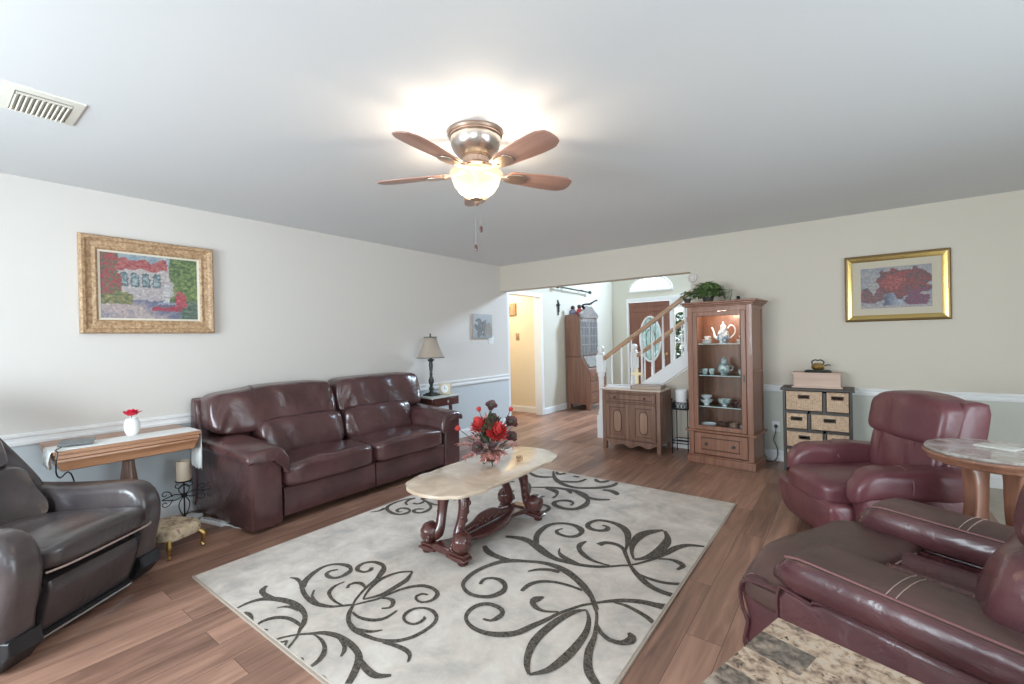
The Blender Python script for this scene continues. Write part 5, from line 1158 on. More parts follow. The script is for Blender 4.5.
B().lathe([(0.036, 0.115), (0.030, 0.135), (0.030, 0.16), (0.02, 0.175), (0.006, 0.178), (0.01, 0.186), (0, 0.19)], n=20).make('lid', CHINAG, t)
B().tube([(0.055, 0, 0.09), (0.085, 0, 0.09), (0.08, 0, 0.055), (0.058, 0, 0.045)], 0.005, 8, step=0.01).make('handle', CHINAG, t)
cup(0.145, 0.14, SH[1], 'dark banded cup nearest the left side on the second cabinet shelf', CHINAG, r=0.034, h=0.06, handle=-1)
cup(0.215, 0.14, SH[1], 'dark banded cup next to the lidded jar on the second cabinet shelf', CHINAG, r=0.030, h=0.062, handle=0)
cup(0.505, 0.14, SH[1], 'dark banded cup right of the lidded jar on the second cabinet shelf', CHINAG, r=0.034, h=0.065)
def bowl(x, y, z, r, h, label, mat):
    return tag(B().lathe([(0, 0), (r*0.4, 0), (r*0.38, h*0.2), (r*0.85, h*0.6), (r, h), (r*0.96, h), (r*0.8, h*0.6), (0, h*0.25)], inC(x, y, z), 28).make('china_bowl', mat), label, 'bowl')
bowl(0.155, 0.14, SH[0], 0.065, 0.055, 'white footed bowl at the left of the third cabinet shelf', CERAM)
bowl(0.155, 0.14, SH[0]+0.05, 0.058, 0.05, 'white bowl stacked in the footed bowl on the third cabinet shelf', CERAM)
bowl(0.335, 0.14, SH[0], 0.070, 0.07, 'white and green bowl in the middle of the third cabinet shelf', CHINAG)
cup(0.44, 0.13, SH[0], 'small dark cup on the third cabinet shelf', PLUM, r=0.03, h=0.045, handle=0)
cup(0.52, 0.13, SH[0], 'narrow white beaker at the right of the third cabinet shelf', CERAM, r=0.016, h=0.09, handle=0)
bowl(0.175, 0.14, FLC, 0.075, 0.06, 'wide white bowl on the cabinet floor', CERAM)
cup(0.31, 0.15, FLC, 'brown round pot in the middle of the cabinet floor', CABD, r=0.055, h=0.085, handle=0, nm='clay_pot')
cup(0.415, 0.15, FLC, 'brown round pot right of the middle on the cabinet floor', SIDEP, r=0.045, h=0.08, handle=0, nm='clay_pot')
cup(0.51, 0.13, FLC, 'white mug at the right end of the cabinet floor', CERAM, r=0.026, h=0.075)
# things on top of the cabinet
def potted(x, y, s_, n, label, potm, lf, seed, spread=1.0, nm='potted_plant', tall=1.0, hang=0.3):
    t = put(nm, label, 'plant', (x, y), 1.665)
    B().lathe([(0, 0), (0.035*s_, 0), (0.05*s_, 0.05*s_), (0.055*s_, 0.07*s_), (0.048*s_, 0.07*s_), (0, 0.06*s_)], n=22).make('pot', potm, t)
    b = B(); rn = random.Random(seed)
    for k in range(n):
        a = rn.uniform(0, 2*PI); el = rn.uniform(-0.35, 1.45); r = rn.uniform(0.05, 0.10)*s_*spread
        p = Vector((r*math.cos(a)*math.cos(el)*1.2, r*math.sin(a)*math.cos(el), 0.075*s_+max(-0.03, r*math.sin(el)*tall)))
        b.leaf(p, Vector((math.cos(a), math.sin(a), rn.uniform(-0.3, 0.9))), (0, 0, 1), rn.uniform(0.028, 0.045)*s_, rn.uniform(0.028, 0.042)*s_, hang, 3)
    b.make('foliage', lf, t, normals=False)
potted(0.185, 0.16, 1.22, 480, 'bushy green ivy in a dark bowl on top of the display cabinet', DKPAINT, LEAFG, 4)
potted(0.005, 0.06, 0.72, 150, 'small trailing green plant at the left corner on top of the display cabinet', DKPAINT, LEAFG, 8)
t = put('flower_pot', 'small flared dark pot with a leaf on top of the display cabinet', 'pot', (0.385, 0.13), 1.665)
B().lathe([(0, 0), (0.028, 0), (0.05, 0.115), (0.045, 0.115), (0.026, 0.02), (0, 0.02)], n=22).make('pot', ramp_noise('mossy_pot', [(0.4, (0.07, 0.08, 0.05)), (0.6, (0.42, 0.38, 0.28))], 15, 4, 0.6), t)
b = B(); [b.leaf((0, 0, 0.05), (math.cos(a), math.sin(a), 2.2), (0, 0, 1), 0.09, 0.03, 0.2, 3) for a in (0.3, 1.7, 3.0, 4.4, 5.4)]; b.make('foliage', LEAFG, t, normals=False)
t = put('trinket', 'tiny dark ornament on top of the display cabinet near its right end', 'ornament', (0.49, 0.12), 1.665)
B().lathe([(0, 0), (0.03, 0), (0.032, 0.012), (0.014, 0.02), (0.02, 0.032), (0.012, 0.045), (0, 0.048)], n=18).make('body', BRONZE, t)

# ------------------------------------------------------------------ walnut sideboard
SBX, SBY, SBA = -2.385, 4.955, -0.02
def sideboard():
    t = thing('sideboard', 'small walnut sideboard with a drawer and two panelled doors before the stairs', 'cabinet', (SBX, SBY, 0), SBA)
    W, D, H = 0.70, 0.37, 0.72
    B().slab([(-0.015, -0.02), (W+0.015, -0.02), (W+0.015, D+0.005), (-0.015, D+0.005)], H-0.018, H, 0.005, 'Z', sm=False).make('top', plain('beige_stone_top', (0.58, 0.47, 0.38), 0.3, var=0.15), t)
    b = B().box(0, W, 0.02, D, 0.10, H-0.018).box(0.0, 0.045, 0.0, 0.02, 0, H-0.018).box(W-0.045, W, 0.0, 0.02, 0, H-0.018).box(0.045, W-0.045, 0.0, 0.02, H-0.045, H-0.018).box(0.045, W-0.045, 0.0, 0.02, 0.55, 0.565).box(0.335, 0.365, 0.0, 0.02, 0.12, 0.55)
    for x in (0, W-0.045): b.box(x, x+0.045, D-0.05, D, 0, 0.10).box(x, x+0.045, 0.02, 0.05, 0, 0.10)
    b.make('carcass', SIDEW, t, bevel=0.003)
    n = 20; ap = [(0.045, 0.12)]+[(0.045+(W-0.09)*i/n, 0.075+0.018*math.cos(i/n*PI*6)-0.02*(1-abs(i/n*2-1))) for i in range(n+1)]+[(W-0.045, 0.12)]
    B().slab(ap[::-1], 0.0, 0.018, 0, 'Y', sm=False).make('scalloped_apron', SIDEW, t)
    d = B().box(0.05, W-0.05, -0.006, 0.018, 0.57, H-0.05).make('drawer', SIDEW, t, bevel=0.004)
    B().tube([(0.09, -0.008, 0.595), (W-0.09, -0.008, 0.595), (W-0.09, -0.008, 0.655), (0.09, -0.008, 0.655)], 0.004, 6, closed=True).make('drawer_moulding', CABD, d)
    for x in (0.17, W-0.17): B().lathe([(0.007, 0), (0.007, -0.012), (0.016, -0.02), (0, -0.03)], (x, -0.006, 0.62), 12, 'Y').make('knob', CABD, d)
    for i, (x0, x1) in enumerate(((0.05, 0.335), (0.365, W-0.05))):
        f = 0.045; z0, z1 = 0.135, 0.545
        b = B().box(x0, x0+f, -0.006, 0.016, z0, z1).box(x1-f, x1, -0.006, 0.016, z0, z1).box(x0+f, x1-f, -0.006, 0.016, z1-f, z1).box(x0+f, x1-f, -0.006, 0.016, z0, z0+f).box(x0+f, x1-f, 0.004, 0.016, z0+f, z1-f)
        dd = b.make('door', SIDEW, t, bevel=0.004)
        xm, zm, rx, rz = (x0+x1)/2, (z0+z1)/2, 0.048, 0.125
        pts = [(xm+rx*math.copysign(abs(math.cos(a))**0.7, math.cos(a)), zm+rz*math.copysign(abs(math.sin(a))**0.45, math.sin(a))) for a in [2*PI*k/32 for k in range(32)]]
        B().slab(pts, -0.004, 0.008, 0.004, 'Y', sm=False).make('burl_panel', SIDEP, dd)
        B().tube([(x, -0.003, z) for x, z in pts], 0.005, 6, closed=True).make('panel_moulding', CABD, dd)
        B().box(x0+f, x1-f, -0.010, 0.0, z1-f-0.004, z1-f+0.006).make('moulding', CABD, dd)
    B().box(W-0.004, W+0.004, 0.05, D-0.04, 0.15, 0.66).make('side_panel', SIDEW, t, bevel=0.003)
sideboard()
def onS(x, y): v = T(SBX, SBY, 0) @ Rz(SBA) @ Vector((x, y, 0)); return (v.x, v.y, 0.7205)
t = thing('closed_book', 'large closed book with a brown cover lying on the sideboard', 'book', onS(0.515, 0.15), 0.08)
B().box(-0.165, 0.165, -0.11, 0.11, 0.004, 0.036).make('page_block', plain('cream_pages', (0.42, 0.33, 0.26), 0.9), t)
B().box(-0.175, 0.17, -0.116, 0.116, 0, 0.004).box(-0.175, 0.17, -0.116, 0.116, 0.036, 0.040).box(-0.175, -0.165, -0.116, 0.116, 0.004, 0.036).make('cover', SIDEW, t, bevel=0.001)
t = thing('shallow_dish', 'long shallow grey dish at the left end of the sideboard', 'dish', onS(0.155, 0.18), 0.0)
B().slab([(-0.15, -0.07), (0.15, -0.07), (0.17, 0), (0.15, 0.07), (-0.15, 0.07), (-0.17, 0)], 0.0, 0.012, 0.004, 'Z', step=0.03).make('base', CERAM, t)
R = []
rn_ = [(1.0, 0.010), (1.08, 0.022), (1.05, 0.024), (0.95, 0.013)]
B().rings([[(0.16*f*math.cos(2*PI*k/32), 0.075*f*math.sin(2*PI*k/32), z) for k in range(32)] for f, z in rn_], cap=False).make('rim', CERAM, t)
t = thing('wooden_cross', 'pale gold cross standing at the back of the sideboard beside the book', 'cross', onS(0.305, 0.325))
B().box(-0.020, 0.020, -0.008, 0.008, 0.012, 0.215).box(-0.075, 0.075, -0.0081, 0.0081, 0.135, 0.170).make('cross_body', plain('pale_gold', (0.85, 0.68, 0.42), 0.4), t, bevel=0.002)
B().box(-0.045, 0.045, -0.025, 0.025, 0, 0.013).make('base', plain('pale_gold_base', (0.70, 0.52, 0.33), 0.45), t, bevel=0.002)

# ------------------------------------------------------------------ iron plant stand with white candle
def plant_stand():
    t = thing('plant_stand', 'slim black iron stand with scroll gallery between sideboard and display cabinet', 'stand', (-1.525, 5.20, 0))
    b = B(); w_ = 0.085
    for sx in (-1, 1):
        for sy in (-1, 1): b.tube([(sx*w_, sy*w_, 0.0), (sx*w_, sy*w_, 0.60)], 0.006, 8)
    b.make('legs', IRON, t) if False else None
    b.bm.free() if False else None
    for sx in (-1, 1):
        for sy in (-1, 1): B().tube([(sx*w_, sy*w_, 0.0), (sx*w_, sy*w_, 0.60)], 0.006, 8).ell((sx*w_, sy*w_, 0.612), (0.010, 0.010, 0.014), 6).make('leg', IRON, t)
    g = B()
    for z in (0.50, 0.575):
        g.tube([(-w_, -w_, z), (w_, -w_, z), (w_, w_, z), (-w_, w_, z)], 0.005, 6, closed=True)
    for k in range(4):
        M = Rz(PI/2*k)
        for q in (-0.055, -0.018, 0.018, 0.055):
            g.tube([tuple(M @ Vector((q+0.014*math.cos(a), -w_, 0.537+0.028*math.sin(a)))) for a in [2*PI*j/12 for j in range(12)]], 0.004, 6, closed=True)
    g.make('scroll_gallery', IRON, t)
    g = B()
    for z in (0.12, 0.15): g.tube([(-w_, -w_, z), (w_, -w_, z), (w_, w_, z), (-w_, w_, z)], 0.005, 6, closed=True)
    g.make('lower_ring', IRON, t)
    B().box(-w_, w_, -w_, w_, 0.50, 0.508).make('tray', IRON, t)
    c = thing('pillar_candle', 'thick white pillar candle on the black iron stand behind the sideboard', 'candle', (-1.525, 5.20, 0.508))
    B().lathe([(0, 0), (0.062, 0), (0.065, 0.006), (0.065, 0.20), (0.060, 0.206), (0.05, 0.19), (0, 0.185)], n=28).make('wax', WAXW, c)
    B().tube([(0, 0, 0.18), (0.002, 0, 0.21)], 0.0015, 5).make('wick', IRON, c)
    return b
_b = plant_stand(); _b.bm.free()

# ------------------------------------------------------------------ wicker drawer chest, box and ornament
def drawer_chest():
    x0, x1, y0, D, H = -0.525, 0.015, 5.04, 0.32, 0.80
    t = thing('drawer_chest', 'dark brown chest with wicker basket drawers against the far wall', 'drawers', (x0, y0, 0))
    W = x1-x0; fr = 0.022
    b = B().box(0, fr, 0, D, 0, H-0.02).box(W-fr, W, 0, D, 0, H-0.02).box(fr, W-fr, D-0.01, D, 0.06, H-0.02)
    zs = [0.06, 0.235, 0.41, 0.585, 0.76]
    for z in zs[:4]: b.box(fr, W-fr, 0.0, D-0.01, z-0.022, z)
    splits = [0.20, 0.32, 0.20, 0.32]
    for i in range(4): b.box(splits[i], splits[i]+fr, 0.0, D-0.01, zs[i], zs[i+1]-0.0)
    b.make('frame', DKPAINT, t)
    B().box(-0.018, W+0.018, -0.015, D+0.005, H-0.022, H).make('top', DKPAINT, t, bevel=0.004)
    for i in range(4):
        for (a, c) in ((fr, splits[i]), (splits[i]+fr, W-fr)):
            z0, z1 = zs[i]+0.004, zs[i+1]-0.026 if i < 3 else H-0.03
            a2, c2 = a+0.005, c-0.005; xm = (a2+c2)/2; hw = min(0.045, (c2-a2)*0.3); zh = z1-0.05; hh = 0.014
            b = B(); y = 0.006
            b.box(a2, xm-hw, y, y+0.016, z0, z1).box(xm+hw, c2, y, y+0.016, z0, z1).box(xm-hw, xm+hw, y, y+0.016, z0, zh-hh).box(xm-hw, xm+hw, y, y+0.016, zh+hh, z1)
            b.box(a2, c2, D-0.04, D-0.03, z0, z1-0.02).box(a2, a2+0.006, y, D-0.03, z0, z1-0.01).box(c2-0.006, c2, y, D-0.03, z0, z1-0.01).box(a2, c2, y, D-0.03, z0, z0+0.006)
            nv = int((c2-a2)/0.014)
            for k in range(nv+1):
                x = a2+0.004+(c2-a2-0.008)*k/nv
                if abs(x-xm) < hw: b.tube([(x, y, z0), (x, y, zh-hh)], 0.0028, 5)
                else: b.tube([(x, y, z0), (x, y, z1)], 0.0028, 5)
            dd = b.make('basket_drawer', WICKER, t)
            B().tube([(xm-hw, y-0.002, zh-hh), (xm+hw, y-0.002, zh-hh), (xm+hw, y-0.002, zh+hh), (xm-hw, y-0.002, zh+hh)], 0.005, 6, closed=True).make('handle_rim', DKPAINT if i != 3 else CABD, dd)
drawer_chest()
t = thing('wooden_box', 'pinkish wooden box with a flat lid on the wicker drawer chest', 'box', (-0.255, 5.20, 0.801))
B().box(-0.185, 0.185, -0.10, 0.10, 0.012, 0.13).make('body', CRATE, t, bevel=0.003)
B().box(-0.195, 0.195, -0.108, 0.108, 0.13, 0.145).make('lid', CRATE, t, bevel=0.003)
B().box(-0.20, 0.20, -0.113, 0.113, 0.0, 0.014).make('base', CRATE, t, bevel=0.003)
t = thing('brass_ornament', 'small brass ornament on a dark oval base on the wooden box', 'ornament', (-0.245, 5.19, 0.9465))
B().lathe([(0, 0), (0.11, 0), (0.115, 0.008), (0.095, 0.022), (0, 0.026)], n=32).xf(Matrix.Diagonal((1, 0.6, 1, 1))).make('base', BRONZE, t)
B().lathe([(0.035, 0.024), (0.052, 0.04), (0.055, 0.06), (0.03, 0.085), (0.0, 0.09)], n=24).xf(Matrix.Diagonal((1, 0.7, 1, 1))).make('body', BRASS, t)
b = B()
for s_ in (-1, 1): b.tube([(s_*0.04, 0, 0.07), (s_*0.048, 0, 0.10), (s_*0.02, 0, 0.118), (0, 0, 0.11)], 0.006, 8, step=0.01)
b.tube([(0.04, 0, 0.06), (0.08, 0, 0.072), (0.10, 0, 0.066)], 0.005, 8, step=0.01); b.make('handles', BRONZE, t)

# ------------------------------------------------------------------ power cord on the far wall
t = thing('wall_outlet', 'wall outlet with a black power cord plugged in, right of the display cabinet', 'outlet', (-0.625, 5.39, 0))
B().slab([(-0.035, 0.30), (0.035, 0.30), (0.035, 0.41), (-0.035, 0.41)], -0.006, 0.0, 0.002, 'Y', sm=False).make('outlet_plate', TRIM, t)
B().lathe([(0.018, -0.006), (0.018, -0.02), (0.012, -0.04), (0, -0.04)], (0, 0, 0.36), 12, 'Y').make('plug', BLACKP, t)
B().tube([(0, -0.035, 0.36), (0.0, -0.05, 0.30), (-0.02, -0.04, 0.22), (0.01, -0.04, 0.14), (0.01, -0.04, 0.05), (-0.02, -0.06, 0.006), (-0.07, -0.10, 0.006), (-0.11, -0.05, 0.03), (-0.14, -0.03, 0.05)], 0.004, 6, step=0.02).make('cord', BLACKP, t)

# ------------------------------------------------------------------ side table, lamp, clock
def side_table():
    x0, x1, y0, y1, zt = -4.22, -3.86, 3.59, 4.02, 0.67
    t = thing('side_table', 'dark side table with a drawer and pale stone top beyond the brown sofa', 'table', (0, 0, 0))
    B().slab([(x0, y0-0.02), (x1+0.02, y0-0.02), (x1+0.02, y1+0.02), (x0, y1+0.02)], zt-0.02, zt, 0.005, 'Z', sm=False).make('top', plain('pale_green_stone', (0.50, 0.53, 0.50), 0.25, var=0.1), t)
    b = B().box(x0+0.01, x1, y0, y1, zt-0.12, zt-0.02); b.make('case', DARKW, t, bevel=0.003)
    d = B().box(x1-0.002, x1+0.010, y0+0.03, y1-0.03, zt-0.11, zt-0.03).make('drawer', DARKW, t, bevel=0.003)
    B().lathe([(0.005, 0.0), (0.006, 0.01), (0.018, 0.015), (0.016, 0.024), (0, 0.028)], (x1+0.01, (y0+y1)/2, zt-0.07), 14, 'X').make('knob', SILVER, d)
    for x in (x0+0.035, x1-0.025):
        for y in (y0+0.025, y1-0.12): B().lathe([(0.012, 0), (0.016, 0.02), (0.012, 0.1), (0.018, 0.30), (0.022, 0.50), (0.022, 0.545)], (x, y, 0), 12).make('leg', DARKW, t)
    B().box(x0+0.04, x1-0.03, y0+0.03, y1-0.03, 0.16, 0.175).make('shelf', DARKW, t)
    l = thing('table_lamp', 'bronze candlestick table lamp with a taupe bell shade on the dark side table', 'lamp', (-4.03, 3.73, zt+0.001))
    B().slab([(-0.07, -0.07), (0.07, -0.07), (0.07, 0.07), (-0.07, 0.07)], 0, 0.018, 0.005, 'Z', sm=False).slab([(-0.05, -0.05), (0.05, -0.05), (0.05, 0.05), (-0.05, 0.05)], 0.018, 0.034, 0.005, 'Z', sm=False).make('base', BRONZE, l)
    B().lathe([(0.035, 0.034), (0.022, 0.05), (0.02, 0.06), (0.032, 0.085), (0.016, 0.11), (0.020, 0.13), (0.030, 0.16), (0.032, 0.185), (0.020, 0.22), (0.014, 0.24), (0.020, 0.255), (0.014, 0.27), (0.020, 0.32), (0.024, 0.37), (0.018, 0.40), (0.030, 0.415), (0.038, 0.425), (0.036, 0.435), (0.012, 0.44), (0.012, 0.49), (0, 0.49)], n=24, flute=0.10, fn=8).make('column', BRONZE, l)
    n = 48; R = []
    for r, z in ((0.165, 0.455), (0.150, 0.475), (0.130, 0.52), (0.105, 0.58), (0.085, 0.64), (0.074, 0.70)):
        R.append([(r*math.cos(2*PI*k/n), r*math.sin(2*PI*k/n), z) for k in range(n)])
    sh = B().rings(R, cap=False).make('lamp_shade', SHADE, l, solid=0.003)
    b = B()
    for r, z in ((0.166, 0.455), (0.0745, 0.701)): b.tube([(r*math.cos(2*PI*k/n), r*math.sin(2*PI*k/n), z) for k in range(n)], 0.0045, 6, closed=True)
    b.make('shade_trim', BRONZE, sh)
    b = B().tube([(0, 0, 0.49), (0, 0, 0.73)], 0.003, 6).lathe([(0.004, 0.705), (0.012, 0.712), (0.007, 0.722), (0.010, 0.735), (0, 0.748)], n=12)
    for k in range(3): b.tube([(0, 0, 0.70), (0.073*math.cos(k*2.09), 0.073*math.sin(k*2.09), 0.70)], 0.002, 5)
    b.make('finial', BRONZE, l)
    c = thing('desk_clock', 'small square brass and cream clock right of the table lamp', 'clock', (-3.965, 3.90, zt+0.001), 0.5)
    c.scale = (1.35, 1.35, 1.35)
    B().slab([(-0.05, 0), (0.05, 0), (0.055, 0.10), (-0.055, 0.10)], -0.018, 0.018, 0.004, 'Y', sm=False).make('case', plain('cream_brass', (0.60, 0.50, 0.35), 0.4), c)
    B().lathe([(0.036, -0.018), (0.036, -0.022), (0, -0.022)], (0, 0, 0.052), 24, 'Y').make('dial', CERAM, c)
    B().tube([(0, -0.024, 0.052), (0.0, -0.024, 0.078)], 0.0015, 5).tube([(0, -0.024, 0.052), (0.018, -0.024, 0.045)], 0.0015, 5).make('hands', IRON, c)
side_table()

# ------------------------------------------------------------------ secretary desk with bookcase in the foyer
def secretary():
    x0, y0, y1 = HX+0.025, 7.34, 8.05
    t = thing('secretary_desk', 'tall walnut secretary desk with glazed bookcase top on the foyer wall', 'desk', (x0, y0, 0))
    W = y1-y0; D, DU = 0.48, 0.30
    side = [(0, 0.10), (D, 0.10), (D, 0.74), (D-0.03, 0.78), (DU+0.03, 0.98), (0, 0.98)]
    B().slab(side, 0, W, 0.004, 'Y', sm=False).make('desk_case', SECW, t)
    for yy in (0.0, W-0.08):
        for x in (0.0, D-0.08): B().slab([(x, 0.0), (x+0.08, 0.0), (x+0.085, 0.05), (x+0.08, 0.105), (x, 0.105)], yy, yy+0.08, 0.008, 'Y', sm=False).make('bracket_foot', SECW, t)
    ds = plain('glass_grey_wood', (0.23, 0.21, 0.20), 0.25, var=0.5, vscale=12)
    fl = B().rings([[(D-0.025, y, 0.785), (DU+0.04, y, 0.975), (DU+0.052, y, 0.985), (D-0.008, y, 0.79)] for y in (0.03, W-0.03)]).make('slant_lid', ds, t)
    for k in range(3):
        z0 = 0.13+0.2*k; d = B().box(D-0.005, D+0.012, 0.03, W-0.03, z0, z0+0.18).make('drawer', SECW, t, bevel=0.005)
        for y in (0.15, W-0.15): B().lathe([(0.015, 0), (0.015, 0.01), (0, 0.016)], (D+0.012, y, z0+0.09), 10, 'X').make('knob', BRASS, d)
    B().box(0, DU, 0, W, 0.98, 1.76).make('bookcase_case', SECW, t, bevel=0.004)
    B().box(0, DU+0.02, -0.010, W+0.010, 0.972, 0.988).make('waist_moulding', CABD, t, bevel=0.003)
    n = 20
    for i in (0, 1):
        a, c = (0.01, W/2-0.004) if i == 0 else (W/2+0.004, W-0.01)
        def arc(s_): return [(a, 1.0)]+[(a+(c-a)*k/n, 1.62+0.14*math.sin(PI*k/n*0.5 if i == 0 else PI/2+PI*k/n*0.5)) for k in range(n+1)]+[(c, 1.0)]
        b = B(); b.slab(arc(0)[::-1], DU, DU+0.016, 0.003, 'X', sm=False); d = b.make('bookcase_door', ds, t)
        g = B()
        for k in range(1, 3):
            y = a+(c-a)*k/3; g.box(DU+0.016, DU+0.022, y-0.006, y+0.006, 1.03, 1.66)
        for z in (1.2, 1.36, 1.52): g.box(DU+0.016, DU+0.0215, a+0.03, c-0.03, z-0.006, z+0.006)
        g.make('glazing_bar', TRIM if False else plain('silver_grey_bar', (0.30, 0.28, 0.27), 0.4), d)
        q = B().box(DU+0.0161, DU+0.018, a+0.03, c-0.03, 1.04, 1.62); q.make('mirror_pane', plain('dark_pane', (0.10, 0.10, 0.11), 0.3, var=0.6, vscale=9), d)
    # arched pediment
    pd = [(0, 1.70), (W, 1.70), (W, 1.76), (W*0.80, 1.84), (W*0.62, 1.92), (W*0.5, 1.90), (W*0.38, 1.92), (W*0.20, 1.84), (0, 1.76)]
    B().slab(pd, DU-0.03, DU+0.03, 0.006, 'X', step=0.05).make('pediment', ds, t)
    tag(B().tube([(x0+DU, y0+0.18, 1.885), (x0+DU, y0+0.12, 1.925), (x0+DU+0.02, y0+0.25, 1.955), (x0+DU, y0+0.42, 1.965), (x0+DU+0.01, y0+0.60, 2.03), (x0+DU+0.01, y0+0.70, 2.05)], [0.03, 0.02, 0.018, 0.022, 0.014, 0.02], 8, step=0.03).make('iron_ornament', IRON), 'dark twisted metal ornament on the pediment of the secretary desk', 'ornament')
    for (y, m, lb, h) in ((0.16, plain('slate_blue', (0.16, 0.16, 0.22), 0.6), 'small dark blue figurine on top of the secretary desk', 0.16), (0.42, RED, 'small red figurine on top of the secretary desk', 0.20)):
        f = thing('figurine', lb, 'figurine', (x0+0.12, y0+y-0.08, 1.761))
        B().lathe([(0, 0), (0.055, 0), (0.07, h*0.2), (0.05, h*0.55), (0.025, h*0.65), (0, h*0.66)], n=16).make('body', m, f)
        B().ell((0, 0, h*0.82), (0.042, 0.042, 0.042), 8).make('head', PLUM, f)
secretary()
# crucifix and rod on the foyer wall
t = thing('crucifix', 'small dark crucifix hanging on the foyer wall left of the secretary desk', 'crucifix', (HX, 7.12, 1.90))
B().box(0.002, 0.018, -0.012, 0.012, -0.15, 0.13).box(0.002, 0.0181, -0.055, 0.055, 0.02, 0.05).make('cross_body', BRONZE, t, bevel=0.002)
B().tube([(0.026, 0, -0.10), (0.028, 0, -0.02), (0.028, 0, 0.06)], [0.008, 0.012, 0.010], 8, step=0.02).tube([(0.026, -0.045, 0.05), (0.028, 0, 0.03), (0.026, 0.045, 0.05)], 0.006, 6, step=0.02).ell((0.028, 0, 0.075), (0.012, 0.012, 0.014), 6).make('figure', BRONZE, t)
t = thing('curtain_rod', 'dark metal rod with finials mounted high on the foyer wall', 'rod', (HX+0.09, 0, 2.24))
B().tube([(0, 7.02, 0.02), (0, 8.20, 0.0)], 0.014, 10).make('rod', BRONZE, t)
for y, z in ((6.98, 0.02), (8.24, 0.0)): B().ell((0, y, z), (0.035, 0.045, 0.035), 8).make('finial', BRONZE, t)
for y in (7.3, 7.95): B().tube([(0, y, 0.01), (-0.05, y, 0.03), (-0.09, y, 0.03)], 0.012, 8, step=0.02).make('bracket', BRONZE, t)

# ------------------------------------------------------------------ pictures
def lerp(a, b, t): t = max(0, min(1, t)); return tuple(x+(y-x)*t for x, y in zip(a, b))
def canvas(name, w_, h_, fn, nx, ny, parent, dx):
    bm = bmesh.new(); V = [[bm.verts.new((w_*(i/nx-0.5), 0, h_*(j/ny-0.5))) for i in range(nx+1)] for j in range(ny+1)]
    for j in range(ny):
        for i in range(nx): bm.faces.new([V[j][i], V[j][i+1], V[j+1][i+1], V[j+1][i]])
    me = bpy.data.meshes.new(name); bm.to_mesh(me); bm.free()
    at = me.color_attributes.new('paint', 'FLOAT_COLOR', 'POINT')
    for k, v in enumerate(me.vertices):
        c = lerp(fn(v.co.x/w_+0.5, v.co.z/h_+0.5), (0.34, 0.31, 0.32), 0.15); c = tuple(x*0.62 for x in c); at.data[k].color = (c[0], c[1], c[2], 1)
    me.materials.append(MATS.get('oil_paint') or painted('oil_paint', 0.55))
    o = bpy.data.objects.new(name, me); COL.objects.link(o); o.parent = parent; o.location = (0, dx, 0)
    return o
def nz(u, v, s, o=0): return noise.noise(Vector((u*s, v*s, o)))
def garden(u, v):
    wu, wv = 0.018*nz(u, v, 22, 11)+0.010*nz(u, v, 55, 12), 0.018*nz(u, v, 22, 13)+0.010*nz(u, v, 55, 14); u += wu; v += wv
    c = garden_(u, v); k = 0.55+1.0*(0.5+0.5*nz(u, v, 38, 15)+0.35*nz(u, v, 90, 16))
    return tuple(min(1, x*k) for x in c)
def garden_(u, v):
    n1 = nz(u, v, 9, 1); n2 = nz(u, v, 26, 2)
    c = lerp((0.55, 0.50, 0.52), (0.70, 0.62, 0.60), v+n1*0.4)
    if v > 0.86: c = lerp((0.30, 0.42, 0.50), (0.62, 0.70, 0.72), 0.5+n1)
    if v < 0.30+0.04*n1: c = lerp((0.20, 0.22, 0.34), (0.62, 0.50, 0.48), 0.5+n1+0.5*math.sin(u*5+v*6))
    for k, ax in enumerate((0.22, 0.33, 0.44, 0.55)):      # four arched niches
        dx = abs(u-ax); top = 0.66
        if dx < 0.042 and 0.50 < v < top+math.sqrt(max(0, 0.042**2-dx*dx))*1.4:
            e = dx > 0.028 or v < 0.525 or v > top+0.025
            c = (0.10, 0.18, 0.20) if e else lerp((0.50, 0.60, 0.62), (0.16, 0.26, 0.28), 0.5+n2*1.4)
    if 0.10 < u < 0.66 and v > 0.76+0.06*n1 and v < 0.93+0.1*n1: c = lerp((0.45, 0.04, 0.06), (0.62, 0.22, 0.20), 0.5+n2)
    if u < 0.17+0.10*n1 and v > 0.30: c = lerp((0.50, 0.06, 0.09), (0.16, 0.18, 0.10), 0.5+n2*1.6)
    if u < 0.30 and 0.22 < v < 0.38+0.1*n1: c = lerp((0.10, 0.17, 0.06), (0.40, 0.34, 0.14), 0.5+n2)
    if u > 0.70+0.06*n1 and v > 0.28: c = lerp((0.06, 0.15, 0.05), (0.34, 0.44, 0.14), 0.45+n2+n1*0.5)
    if u > 0.80 and v < 0.3: c = lerp((0.06, 0.12, 0.09), (0.22, 0.30, 0.22), 0.5+n2)
    if ((u-0.80)/0.07)**2+((v-0.30)/0.14)**2 < 1+n2: c = lerp((0.55, 0.03, 0.07), (0.66, 0.16, 0.18), 0.5+n2)
    if 0.50 < u < 0.82 and 0.13 < v < 0.20+0.05*n1: c = (0.48, 0.05, 0.10)
    if abs(u-0.655) < 0.028-0.01*math.sin(v*40) and 0.24 < v < 0.56: c = lerp((0.62, 0.64, 0.68), (0.80, 0.78, 0.74), 0.5+n2)
    if ((u-0.655)/0.11)**2+((v-0.235)/0.035)**2 < 1: c = (0.42, 0.44, 0.56) if v > 0.235 else (0.16, 0.16, 0.25)
    return c
def bouquet(u, v):
    wu, wv = 0.03*nz(u, v, 16, 11)+0.015*nz(u, v, 45, 12), 0.03*nz(u, v, 16, 13)+0.015*nz(u, v, 45, 14); u += wu; v += wv
    c = bouquet_(u, v); k = 0.55+1.0*(0.5+0.5*nz(u, v, 34, 15)+0.35*nz(u, v, 80, 16))
    return tuple(min(1, x*k) for x in c)
